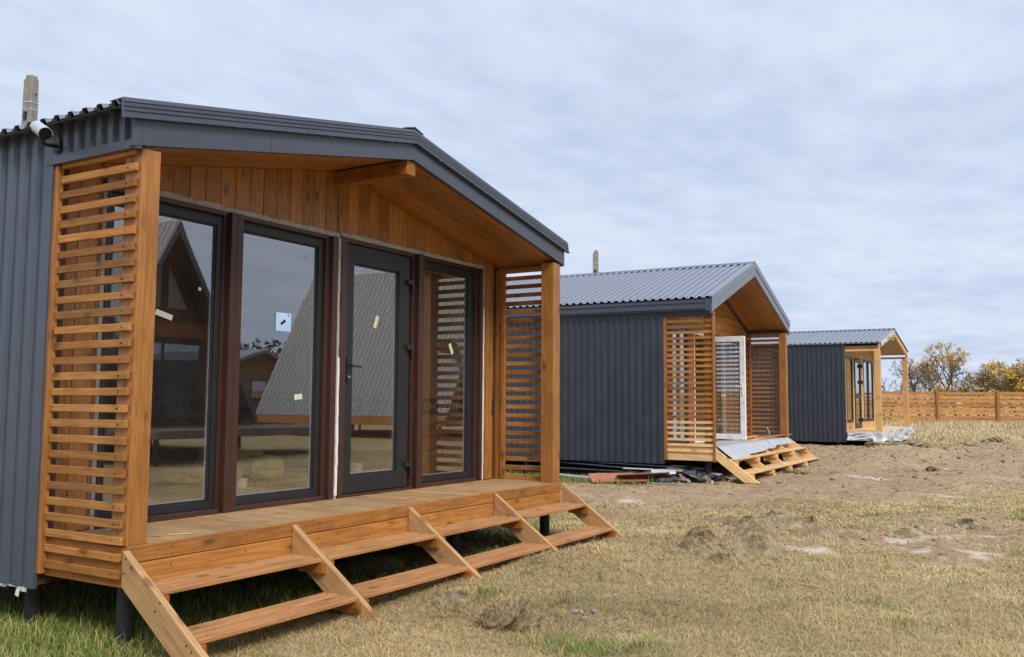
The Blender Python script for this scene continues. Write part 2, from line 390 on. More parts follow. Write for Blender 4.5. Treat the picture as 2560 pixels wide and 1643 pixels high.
# ------------------------------------------------------------------ shared cabin pieces
def frame(mb, x0, x1, z0, z1, y0, y1, wd, wb=None, wt=None):
    wb = wd if wb is None else wb; wt = wd if wt is None else wt
    mb.box(x0, x0+wd, y0, y1, z0, z1); mb.box(x1-wd, x1, y0, y1, z0, z1)
    mb.box(x0+wd, x1-wd, y0, y1, z0, z0+wb); mb.box(x0+wd, x1-wd, y0, y1, z1-wt, z1)
    return mb
def slope_pts(W, x, xl, zl, xp, zp, xr):     # roof line height at x (symmetric gable)
    return zl+(zp-zl)*((x-xl)/(xp-xl) if x <= xp else (xr-x)/(xr-xp))
def siding(c, W, PD, depth, zb, zt, mat, gable=None, xo=.04):
    for nm, o, du, ln, dn in (('left', (-xo, PD, zb), (0, 1, 0), depth-PD, (-1, 0, 0)), ('right', (W+xo, PD, zb), (0, 1, 0), depth-PD, (1, 0, 0)), ('rear', (-xo, depth, zb), (1, 0, 0), W+2*xo, (0, 1, 0))):
        mb = MB(); mb.sheet(o, du, ln, (0, 0, zt-zb), dn, phase=.3)
        so = c.part('siding_panel', mb, mat, solid=.0012)
        if nm == 'left':
            sm = MB()
            for zz_ in (zb+.10, zb+.85, zb+1.6, zt-.18):
                y = PD+.09
                while y < PD+5.2: sm.tube((-xo-.001, y, zz_+random.uniform(-.02, .02)), (-xo-.0085, y, zz_), .0075, n=6); y += .275
            c.part('siding_screw', sm, M['gloss'], parent=so)['kind'] = 'stuff'
    # insulated wall core behind the sheets
    mb = MB(); mb.box(-xo+.004, -xo+.10, PD, depth-.004, zb+.02, zt); mb.box(W+xo-.10, W+xo-.004, PD, depth-.004, zb+.02, zt)
    mb.box(-xo+.10, W+xo-.10, depth-.1, depth-.004, zb+.02, zt)
    c.part('wall_core', mb, wood(DB[0], DB[1], DB[2], 'Z'))
    if gable:
        xl, zl, xp, zp, xr = gable
        mb = MB(); a = [Vector((xl+.1, depth-.1, zt)), Vector((xr-.1, depth-.1, zt)), Vector((xp, depth-.1, zp-.16))]
        mb.prism(a, [p+Vector((0, .09, 0)) for p in a]); c.part('rear_gable', mb, mat)
    # corner trims
    mb = MB(); mb.box(-xo-.024, -xo, PD-.012, PD+.05, zb, zt); c.part('corner_trim', mb, mat)
    mb = MB(); mb.box(W+xo, W+xo+.024, PD-.012, PD+.05, zb, zt); c.part('corner_trim', mb, mat)
def roof(c, xl, zl, xp, zp, xr, y0, y1, mat, capmat, screws=True):
    sl = (Vector((xp, 0, zp))-Vector((xl, 0, zl))); sr = (Vector((xp, 0, zp))-Vector((xr, 0, zl)))
    prof = ((0, 0), (.5, 0), (.60, 1), (.90, 1))
    for base, d in (((xl, zl), sl), ((xr, zl), sr)):
        n = d.normalized(); nn = Vector((-n.z, 0, n.x)) if n.x > 0 else Vector((n.z, 0, -n.x))
        mb = MB(); mb.sheet((base[0], y0, base[1]), (0, 1, 0), y1-y0, d, nn, .1375*1.05, .030, .2, prof)
        o = c.part('roof_sheet', mb, mat, solid=.0012)
        ms = MB()
        if screws:
            for t in (.06, .36, .66, .93):
                y = y0+.05
                while y < y1:
                    p = Vector((base[0], y, base[1]))+d*t+nn*.001; ms.tube(p, p+nn*.006, .0075, n=6); y += .433 if int(t*100) % 2 else .2888
            c.part('roof_screw', ms, M['gloss'], parent=o)['kind'] = 'stuff'
    # ridge cap
    mb = MB(); hw = .13; k = (zp-zl)/(xp-xl)
    a = [Vector((xp-hw, 0, zp+.028-hw*k)), Vector((xp-.02, 0, zp+.034)), Vector((xp, 0, zp+.042)), Vector((xp+.02, 0, zp+.034)), Vector((xp+hw, 0, zp+.028-hw*k)), Vector((xp, 0, zp+.026))]
    mb.prism([p+Vector((0, y0, 0)) for p in a], [p+Vector((0, y1, 0)) for p in a]); c.part('ridge_cap', mb, capmat)
def gable_strip(mb, xl, zl, xp, zp, xr, prof):
    """extrude a profile of (y, dz) along the two gable slopes, mitred at the peak"""
    L_ = [Vector((xl, y, zl+dz)) for y, dz in prof]; P_ = [Vector((xp, y, zp+dz)) for y, dz in prof]; R_ = [Vector((xr, y, zl+dz)) for y, dz in prof]
    n = len(prof); vs = L_+P_+R_; fs = []
    for s in (0, n):
        fs += [(s+i, s+(i+1) % n, s+n+(i+1) % n, s+n+i) for i in range(n)]
    fs += [tuple(range(n-1, -1, -1)), tuple(range(2*n, 3*n))]
    mb.add(vs, fs); return mb
def slat_set(rng, x0, x1, y0, y1, z0, n, pitch, h=.047, jit=.004, skip=()):
    mb = MB()
    for i in range(n):
        if i in skip: continue
        z = z0+i*pitch+rng.uniform(-jit, jit); e = rng.uniform(-.008, .008)
        mb.box(x0+rng.uniform(-.001, .001), x1, y0+e, y1, z, z+h*rng.uniform(.96, 1.05), rot=(rng.uniform(-.004, .004), 0, 0))
    return mb
def stair_set(c, W, xs, zt, treads, run, slope, bot, thick, mat_s, mat_t, twoboard=True, bw=.24, risers=False):
    for i, x in enumerate(xs):
        a = x-thick/2 if 0 < i < len(xs)-1 else (x if i == 0 else x-thick)
        if i == 0: a = x-.045
        if i == len(xs)-1: a = x+.002
        ye = -(zt-bot)/slope; yb = ye+bw/slope
        prof = [(-.022, zt-bw), (-.022, zt-.012), (-.034, zt-.012-.006), (ye, bot), (yb-.004, bot)]
        pts = [Vector((a, y, z)) for y, z in prof]
        mb = MB(); mb.prism(pts, [p+Vector((thick, 0, 0)) for p in pts])
        so = c.part('stringer', mb, mat_s, bevel=.006)
        for (yy, z) in treads:
            for sgn in (-1, 1):
                if (i == 0 and sgn < 0) or (i == len(xs)-1 and sgn > 0): continue
                b0 = a-.035 if sgn < 0 else a+thick
                cl = MB(); cl.box(b0, b0+.035, yy-.045+.02, yy+run-.10, z-.028-.075, z-.0285)
                c.part('cleat', cl, W_[0], parent=so, bevel=.003)
    for (yy, z) in treads:
        for i in range(len(xs)-1):
            a = xs[i]+(thick-.045 if i == 0 else thick/2)+.001; b = xs[i+1]-(thick/2 if i < len(xs)-2 else -.0015)-.001
            mb = MB(); d = run/2-.006
            e = random.uniform(-.006, .006)
            if twoboard:
                mb.box(a, b, yy+e, yy+d+e, z-.028, z); mb.box(a, b, yy+d+.022+e, yy+run-.006, z-.029, z+random.uniform(-.002, .002))
            else: mb.box(a, b, yy, yy+run-.02, z-.024, z)
            c.part('tread', mb, mat_t, bevel=.005)
W_ = [W(ST, 'X')]

# ================================================================== CABIN 1 (nearest)
def window_part(c, x0, x1, z0, z1, y, wd, gx0, gx1, gz0, gz1, mat, name='window'):
    """sash frame with its pane; the frame fills x0..x1, z0..z1, the glass gx0..gx1, gz0..gz1"""
    mb = MB()
    mb.box(x0, gx0, y, y+.06, z0, z1); mb.box(gx1, x1, y, y+.06, z0, z1); mb.box(gx0, gx1, y, y+.06, z0, gz0); mb.box(gx0, gx1, y, y+.06, gz1, z1)
    b = .012                                  # glazing bead
    mb.box(gx0, gx0+b, y+.012, y+.05, gz0, gz1); mb.box(gx1-b, gx1, y+.012, y+.05, gz0, gz1); mb.box(gx0+b, gx1-b, y+.012, y+.05, gz0, gz0+b); mb.box(gx0+b, gx1-b, y+.012, y+.05, gz1-b, gz1)
    o = c.part(name, mb, mat, bevel=.003)
    g = MB(); g.box(gx0+b, gx1-b, y+.026, y+.032, gz0+b, gz1-b); c.part('pane', g, M['glass'], parent=o)
    # bright spacer bar inside the double glazing
    s = MB(); frame(s, gx0+b, gx1-b, gz0+b, gz1-b, y+.034, y+.046, .010); c.part('spacer', s, M['scraplight'], parent=o)
    return o
def sticker(c, par, x, z, y, w_, h_, rot, mat, nm='sticker', label=None):
    mb = MB(); mb.box(x-w_/2, x+w_/2, y, y+.0012, z-h_/2, z+h_/2, rot=(0, rot, 0)); return c.part(nm, mb, mat, parent=par, label=label)

def cabin1():
    rng = random.Random(3)
    c = Cabin('cabin', 0, 0, 0, 0, .60); c.root['group'] = 'cabins in the row'
    tag(c.root, 'nearest cabin of the row, finished porch with stained wood, dark framed windows and wide steps', 'cabin')
    W_t = 5.38; PD = .80
    # side walls of profiled sheet
    siding(c, W_t, .825, 7.0, -.32, 2.632, M['siding'], (-.17, 2.63, 2.67, 3.2, 5.51), xo=.035)
    # ragged house wrap hanging under the left wall
    mb = MB(); y = .93; r2 = random.Random(5)
    while y < 5:
        d = r2.uniform(.05, .14); h0 = r2.choice([0, .012, .02, .03]); mb.box(-.031, -.027, y, y+d, -.335-h0, -.30); y += d
    mb.box(-.045, -.041, .985, 1.02, -.385, -.32, rot=(.3, 0, 0))
    c.part('house_wrap', mb, M['white'])
    # roof sheet, cap
    roof(c, -.165, 2.612, 2.67, 3.182, 5.505, -.03, 7.1, M['roof'], M['roofdark'])
    for sx, xa, xb in ((-.158, -.15, -.045), (5.478, 5.425, 5.49)):
        mb = MB(); mb.box(sx+.004, sx+.016, .0, 7.0, 2.600, 2.606); y = .0
        while y < 7.0:
            mb.box(sx, sx+.02, y+.058, y+.118, 2.606, 2.634); y += .1444
        c.part('rib_closure', mb, M['black'])
    # gable fascia + ribbed verge trim
    mb = MB(); gable_strip(mb, -.076, 2.383, 2.67, 2.933, 5.44, [(-.020, 0), (-.020, .165), (-.004, .165), (-.004, .012), (.03, .012), (.03, 0)])
    c.part('gable_fascia', mb, M['trim'])
    mb = MB(); z0 = .232
    gable_strip(mb, -.165, 2.383+z0-.09, 2.67, 3.073+z0-.232-.003, 5.50, [(-.058, 0), (-.058, .012), (-.046, .018), (-.046, .034), (-.038, .037), (-.044, .044), (-.044, .062), (-.035, .065), (-.041, .072), (-.041, .090), (-.031, .093), (-.036, .100), (-.030, .126), (.10, .124), (.10, .118), (-.012, .118), (-.022, .0)])
    c.part('verge_trim', mb, M['trim'])
    for t, s_ in ((.40, 1), (.02, 1), (.5, -1)):
        x = -.076+(2.67+.076)*t if s_ > 0 else 5.44-(5.44-2.67)*t; z = 2.383+(2.933-2.383)*t
        mb = MB(); mb.box(x, x+.030, -.0222, -.0205, z+.006+.004*s_, z+.165, rot=(0, -.02*s_, 0)); c.part('lap_seam', mb, M['trim'])
    sc_ = MB()
    for t in (.075, .30, .52, .62, .88):
        for (xa, xb) in ((-.165, 2.67), (5.50, 2.67)):
            x = xa+(xb-xa)*t; z = 2.535+(3.07-2.535)*t
            sc_.tube((x, -.049, z-.004), (x, -.057, z-.004), .008, n=7)
    c.part('trim_screw', sc_, M['gloss'])['kind'] = 'stuff'
    # side aprons above the screens, with the flat trim under them
    for sgn, xo in ((-1, -.035), (1, W_t+.035)):
        mb = MB(); mb.sheet((xo, -.018, 2.40), (0, 1, 0), .84, (0, 0, .235), (sgn, 0, 0), pitch=.115, depth=.024, phase=.55); c.part('side_apron', mb, M['trim'], solid=.0012)
        mb = MB(); x0, x1 = (xo-.024, xo+.02) if sgn < 0 else (xo-.02, xo+.024)
        x0, x1 = (x0-.006, x1) if sgn < 0 else (x0, x1+.006); mb.box(x0, x1, -.016, .885, 2.372, 2.432); mb.box(x0+.004, x1-.004, -.015, .012, 2.4325, 2.60)
        c.part('apron_trim', mb, M['trim'], bevel=.003)
        mb = MB(); xx = (xo+.002, xo+.03) if sgn < 0 else (xo-.03, xo-.002)
        mb.box(xx[0], xx[1], .0, .82, 2.40, 2.60); c.part('eave_beam', mb, W(SD, 'Y'))
    # soffit boards (run down the slope)
    mb = MB(); k = (2.933-2.383)/(2.67+.076)
    nb = 7; bw = .86/nb
    for i in range(nb):
        y0 = -.002+i*bw; y1 = y0+bw-.0025
        for xa, xb in ((-.03, 2.615), (2.725, 5.41)):
            za = 2.383+k*(xa+.076 if xa < 2 else 5.416-xa); zb_ = 2.383+k*(xb+.076 if xb < 2.67 else 5.416-xb)
            a = [Vector((xa, y0, za+.012)), Vector((xb, y0, zb_+.012)), Vector((xb, y0, zb_+.028)), Vector((xa, y0, za+.028))]
            mb.prism(a, [p+Vector((0, y1-y0, 0)) for p in a])
    c.part('soffit', mb, W(SD, 'X', spec=.6, rough=.42), bevel=.002)
    mb = MB(); mb.box(2.612, 2.732, .006, .84, 2.800, 2.925); c.part('ridge_beam', mb, W(SD, 'Y'), bevel=.006)
    # front wall boards above the windows and at both ends
    mb = MB(); x = .004; seam = 2.69
    def topz(x): return 2.383+k*(x+.076 if x < 2.67 else 5.416-x)+.012
    edges = [0.004]
    while edges[-1] < 5.376-.09: edges.append(edges[-1]+.1480)
    edges = [e for e in edges if e < 5.30]+[5.376]
    for xa, xb in zip(edges[:-1], edges[1:]):
        zb_ = 2.372 if .33 < (xa+xb)/2 < 2.70 else (2.382 if 2.70 < (xa+xb)/2 < 5.10 else -.0)
        spans = [(xa, xb, zb_)]
        if xa < .33 < xb: spans = [(xa, .318, 0), (.319, xb, 2.372)]
        if xa < 5.105 < xb: spans = [(xa, 5.108, 2.382), (5.109, xb, 0)]
        if xa < 2.70 < xb: spans = [(xa, 2.70, 2.372), (2.701, xb, 2.382)]
        for a, b, z0 in spans:
            e = rng.uniform(0, .003); g = .0022
            A = [Vector((a+g, .832+e, z0+.003)), Vector((b-g, .832+e, z0+.003)), Vector((b-g, .832+e, topz(b))), Vector((a+g, .832+e, topz(a)))]
            mb.prism(A, [p+Vector((0, .02, 0)) for p in A])
    c.part('wall_boards', mb, W(ST, 'Z', spec=.5, rough=.45, var=.28), bevel=.005)
    mb = MB(); A = [Vector((.004, .856, 2.36)), Vector((5.376, .856, 2.36)), Vector((5.376, .856, topz(5.376)-.004)), Vector((2.67, .856, 2.92)), Vector((.004, .856, topz(.004)-.004))]
    mb.prism(A, [p+Vector((0, .006, 0)) for p in A]); mb.box(.0, .32, .856, .95, .0, 2.36); mb.box(5.11, 5.376, .856, .95, 0, 2.36)
    c.part('wall_sheathing', mb, W(SD, 'X'))
    mb = MB(); mb.box(2.682, 2.697, .824, .836, 2.385, 2.812); c.part('joint_batten', mb, W(ST, 'Z'), bevel=.003)
    # trim along the soffit/wall corner and the right inside corner
    mb = MB(); mb.box(W_t-.016, W_t-.002, .742, .83, 0, 2.37); c.part('corner_batten', mb, W(ST, 'Z'), bevel=.004)
    # posts
    for x in (0.0, W_t-.155):
        mb = MB(); mb.box(x+.0, x+.155-(.018 if x == 0 else 0), .0, .155, .0005, 2.392); c.part('post', mb, W(ST, 'Z', var=.1), bevel=.006)
    # deck boards (front to back), joists and skirts
    mb = MB(); x = .03
    while x < W_t-.03:
        x1 = min(x+.143, W_t-.022); mb.box(x, x1-.004, .012, .83, -.028, rng.uniform(-.001, .001)); x += .143
    c.part('deck', mb, W(DK, 'Y', var=.16), bevel=.003)
    mb = MB()
    for i in range(11): mb.box(.05+i*.52, .10+i*.52, .04, .80, -.22, -.0285)
    mb.box(-.02, W_t+.02, .84, 7.0, -.30, -.06); c.part('floor_frame', mb, W(DB, 'X'))
    mb = MB(); mb.box(.0, W_t, -.020, .0105, -.0955, .003); mb.box(.004, W_t-.004, -.018, .0105, -.262, -.0985)
    c.part('deck_skirt', mb, W(ST, 'X', var=.06), bevel=.006)
    for xa in (.0, W_t-.022):
        mb = MB(); mb.box(xa, xa+.022, .0115, .80, -.24, -.004); c.part('side_skirt', mb, W(SD, 'Y'), bevel=.003)
    # piles
    for x in (.10, 1.85, 3.55, W_t-.12):
        for y in (.12, 1.05, 3.6, 6.4):
            mb = MB(); mb.tube((x, y, -.85), (x, y, -.245), .054, n=16); mb.box(x-.085, x+.085, y-.085, y+.085, -.262, -.2465) if y > .5 else None
            c.part('pile', mb, M['pile'])
    # slatted screens
    mb = slat_set(rng, -.0265, -.002, .028, .772, -.185, 27, .0973, jit=.003)
    c.part('slat_screen', mb, W(ST, 'Y', var=.42), bevel=.0035)
    mb = MB(); mb.box(-.047, -.002, .776, .822, -.225, 2.37); c.part('screen_batten', mb, W(ST, 'Z'), bevel=.004)
    mb = slat_set(rng, W_t+.002, W_t+.0265, .028, .80, -.185, 27, .0973, jit=.003)
    c.part('slat_screen', mb, W(ST, 'Y', var=.25), bevel=.0035)
    mb = MB(); mb.box(W_t-.04, W_t+.001, .695, .741, .001, 2.37); mb.box(W_t-.028, W_t-.002, .157, .694, 2.325, 2.37); mb.box(W_t-.028, W_t-.002, .157, .694, .002, .03); c.part('screen_batten', mb, W(ST, 'Z'), bevel=.004)
    # nail heads on slats near the post
    mb = MB()
    for i in range(27):
        z = -.185+.0973*i+.024; mb.tube((-.0268, .10+rng.uniform(-.02, .02), z+rng.uniform(-.006, .006)), (-.0282, .10, z), .0042, n=6)
    c.part('nail_head', mb, M['black'])['kind'] = 'stuff'
    # ---------------- glazing
    br = M['brown']; an = M['anth']
    w1 = window_part(c, .372, 1.395, .04, 2.30, .872, .05, .44, 1.345, .098, 2.225, an)
    w2 = window_part(c, 1.535, 2.545, .04, 2.30, .872, .05, 1.60, 2.482, .098, 2.225, an)
    w3 = window_part(c, 3.94, 4.965, .04, 2.315, .872, .05, 4.02, 4.865, .098, 2.235, an)
    def casing(parts, lab=None):
        mb = MB()
        for p in parts: mb.box(*p)
        return c.part('window_casing', mb, br, bevel=.003)
    casing([(.352, .371, .812, .93, .0, 2.334), (.371, 1.396, .822, .93, 2.301, 2.334), (.371, 1.396, .815, .93, .0, .039)])
    casing([(1.432, 1.491, .806, .93, .0, 2.334), (1.494, 1.554, .807, .93, .0, 2.334), (1.397, 1.4315, .86, .93, .0, 2.334)])
    casing([(1.5545, 2.546, .822, .93, 2.301, 2.334), (1.5545, 2.546, .815, .93, .0, .039), (2.6, 2.668, .807, .93, .0, 2.334), (2.547, 2.5995, .846, .93, .0, 2.334)])
    casing([(2.712, 2.79, .807, .93, .0, 2.352), (2.7905, 3.81, .826, .93, 2.312, 2.352), (2.7905, 3.81, .812, .93, .0, .024)])
    casing([(3.865, 3.953, .800, .93, .0, 2.352), (3.811, 3.8645, .85, .93, .0, 2.352)])
    casing([(3.9535, 4.966, .826, .93, 2.316, 2.352), (3.9535, 4.966, .815, .93, .0, .039), (5.02, 5.066, .806, .93, .0, 2.352), (4.967, 5.0195, .846, .93, .0, 2.352)])
    # foam / tape seals
    def seal(parts, mat=M['foam'], wob=0):
        mb = MB()
        for x0, x1, y0, y1, z0, z1 in parts:
            if wob and (z1-z0) > 1:
                n = 14
                for i in range(n): e0 = rng.uniform(-.006, .006); mb.box(x0+e0, x1+rng.uniform(-.003, .003), y0-rng.uniform(0, .004), y1, z0+(z1-z0)*i/n, z0+(z1-z0)*(i+1)/n)
            elif wob:
                n = 16
                for i in range(n): mb.box(x0+(x1-x0)*i/n, x0+(x1-x0)*(i+1)/n, y0-rng.uniform(0, .003), y1, z0, z1+rng.uniform(-.004, .006))
            else: mb.box(x0, x1, y0, y1, z0, z1)
        return c.part('foam_seal', mb, mat)
    seal([(.32, .351, .822, .92, 0, 2.335)], M['foam'])
    seal([(.352, 2.700, .824, .92, 2.335, 2.376)], wob=1)
    seal([(2.712, 5.105, .824, .92, 2.3525, 2.39)], wob=1)
    seal([(2.669, 2.706, .816, .92, .0, 2.335)], M['foam'], 1)
    seal([(2.684, 2.707, .807, .815, .03, 1.25)], M['white'], 1)
    seal([(5.068, 5.107, .818, .92, .0, 2.352)], M['foam'], 1)
    seal([(5.076, 5.098, .812, .8175, .01, 1.9)], M['white'], 1)
    # door leaf
    mb = MB(); x0, x1, z0, z1, y = 2.798, 3.765, .03, 2.305, .842
    gx0, gx1, gz0, gz1 = 2.925, 3.60, .185, 2.135
    mb.box(x0, gx0, y, y+.07, z0, z1); mb.box(gx1, x1, y, y+.07, z0, z1); mb.box(gx0, gx1, y, y+.07, z0, gz0); mb.box(gx0, gx1, y, y+.07, gz1, z1)
    b = .016
    mb.box(gx0, gx0+b, y+.016, y+.055, gz0, gz1); mb.box(gx1-b, gx1, y+.016, y+.055, gz0, gz1); mb.box(gx0+b, gx1-b, y+.016, y+.055, gz0, gz0+b); mb.box(gx0+b, gx1-b, y+.016, y+.055, gz1-b, gz1)
    door = c.part('door', mb, an, bevel=.004)
    g = MB(); g.box(gx0+b, gx1-b, y+.03, y+.036, gz0+b, gz1-b); c.part('pane', g, M['glass'], parent=door)
    s = MB(); frame(s, gx0+b, gx1-b, gz0+b, gz1-b, y+.038, y+.05, .010); c.part('spacer', s, M['scraplight'], parent=door)
    mb = MB(); mb.box(2.838, 2.872, .828, .8415, 1.03, 1.26); mb.tube((2.855, .83, 1.185), (2.855, .785, 1.185), .010, n=10); mb.tube((2.85, .788, 1.185), (2.985, .782, 1.175), .009, .008, n=10)
    c.part('handle', mb, M['anth'], parent=door, bevel=.002)
    mb = MB(); mb.tube((2.855, .828, 1.085), (2.855, .822, 1.085), .009, n=10); mb.box(2.852, 2.858, .806, .822, 1.07, 1.09); c.part('key', mb, M['scraplight'], parent=door)
    for z in (2.05, 1.40, .245):
        mb = MB(); mb.box(3.70, 3.775, .806, .8415, z-.022, z+.022); mb.tube((3.79, .815, z-.09), (3.79, .815, z+.03), .012, n=10)
        c.part('hinge', mb, an, parent=door, bevel=.003)
    # stickers, tape and test film on the panes
    sticker(c, w1, .90, 1.485, .8965, .15, .042, R(14), M['paper']); sticker(c, w1, 1.215, 1.71, .8965, .026, .026, R(25), M['paper'])
    sticker(c, w1, .62, 1.12, .8965, .05, .012, R(10), M['white'])
    mir = mirror_mat(); sq = sticker(c, w2, 2.10, 1.525, .8965, .175, .155, R(0), mir, 'reflective_film')
    sticker(c, w2, 2.095, 1.523, .8945, .062, .022, R(-35), M['black'], 'tape'); sticker(c, w2, 2.155, 1.585, .8945, .012, .012, 0, M['black'], 'tape')
    sticker(c, w2, 2.295, .896, .8965, .094, .047, R(-6), M['paper']); sticker(c, w2, 2.36, 2.105, .8965, .02, .026, 0, M['white'])
    sticker(c, door, 3.285, 1.618, .871, .045, .125, R(22), M['paper']); sticker(c, w3, 4.575, 1.43, .8965, .048, .12, R(-28), M['paper'])
    # ---------------- inside
    mb = MB(); x = .07
    while x < W_t-.06:
        mb.box(x, x+.145, .94, 6.9, -.05, .012+rng.uniform(-.001, .001)); x += .148
    c.part('floor_boards', mb, W(('floor', (.66, .47, .25), (.52, .35, .17)), 'Y', var=.1), bevel=.002)
    mb = MB(); mb.box(W_t-.075, W_t-.066, .95, 6.9, .0, 2.5); mb.box(.066, .075, .95, 6.9, 0, 2.5); mb.box(.075, W_t-.075, 6.88, 6.89, 0, 2.5)
    lin = c.part('inner_lining', mb, M['membrane'])
    mb = MB(); mb.box(.06, W_t-.06, .95, 6.9, 2.5, 2.52); c.part('inner_ceiling', mb, M['membrane'])
    mb = MB()
    for z in (.02, .16, .31, .46):
        mb.box(W_t-.098, W_t-.076, 1.0, 6.8, z, z+.135)
    c.part('wall_planks', mb, W(ST, 'Y', var=.3), bevel=.003)
    for y in (1.9, 3.1, 4.3, 5.5): mb = MB(); mb.box(.076, .12, y, y+.045, .0, 2.49); c.part('stud', mb, W(PN, 'Z'))
    mb = MB(); mb.box(W_t-.16, W_t-.10, .96, 1.06, .0, 2.49); c.part('stud', mb, W(PN, 'Z'))
    for i in range(8):
        ye = 6.25-.77*i; x = W_t-.0765
        mb = MB(); mb.box(x-.0012, x, ye-.055, ye+.60, .715, .90); bd = c.part('print_band', mb, M['band'], parent=lin)
        me = text_mesh('AXTON', .105, .0006); me.transform(Matrix(((0, 0, -1, x-.0022), (-1, 0, 0, ye+.36), (0, 1, 0, .772), (0, 0, 0, 1)))); c.part('lettering', me, M['print'], parent=lin)
        mb = MB(); l = MB()
        for a, b_, z0, z1 in ((ye+.44, ye+.46, .765, .855), (ye+.54, ye+.56, .765, .855), (ye+.46, ye+.54, .765, .785), (ye+.46, ye+.54, .835, .855)): l.box(x-.0026, x-.0016, a, b_, z0, z1)
        c.part('emblem', l, M['print'], parent=lin)
        if i < 4:
            l = MB(); ya = ye+.1; l.box(x-.0245, x-.0235, ya-.006, ya+.006, .27, .36); l.box(x-.0245, x-.0235, ya-.006, ya+.006, .32, .375, rot=(R(38), 0, 0), ctr=(x-.024, ya, .368)); l.box(x-.0245, x-.0235, ya-.006, ya+.006, .32, .375, rot=(R(-38), 0, 0), ctr=(x-.024, ya, .368))
            c.part('arrow_mark', l, M['band'], parent=lin)
    # ---------------- steps
    mb = MB()
    for y, z in ((-.055, -.055), (-.045, -.14), (-.11, -.10), (-.33, -.32), (-.37, -.27), (-.60, -.47), (-.64, -.50)): mb.tube((-.0455, y, z), (-.0475, y, z), .006, n=8)
    for x in (.03, 1.345, 2.685, 4.03, 5.36):
        for y, z in ((-.30, -.215), (-.10, -.215), (-.62, -.443), (-.42, -.443)):
            for dx in (-.06, .06): mb.tube((x+dx, y+.02, z-.001), (x+dx, y+.02, z+.0015), .005, n=6)
    for x in (.3, .9, 1.6, 2.2, 2.95, 3.6, 4.3, 5.0):
        for z in (-.03, -.07, -.14, -.22): mb.tube((x, -.019, z), (x, -.0215, z), .0048, n=6)
    c.part('screw_head', mb, M['pile'])['kind'] = 'stuff'
    W_[0] = W(SD, 'Y')
    stair_set(c, W_t, [0, 1.345, 2.685, 4.03, W_t], .0, [(-.326, -.215), (-.645, -.443)], .305, .708, -.64, .045, W(SS, 'Y', -R(35)), W(TR, 'X', var=.14), bw=.222)
    return c
C1 = cabin1()

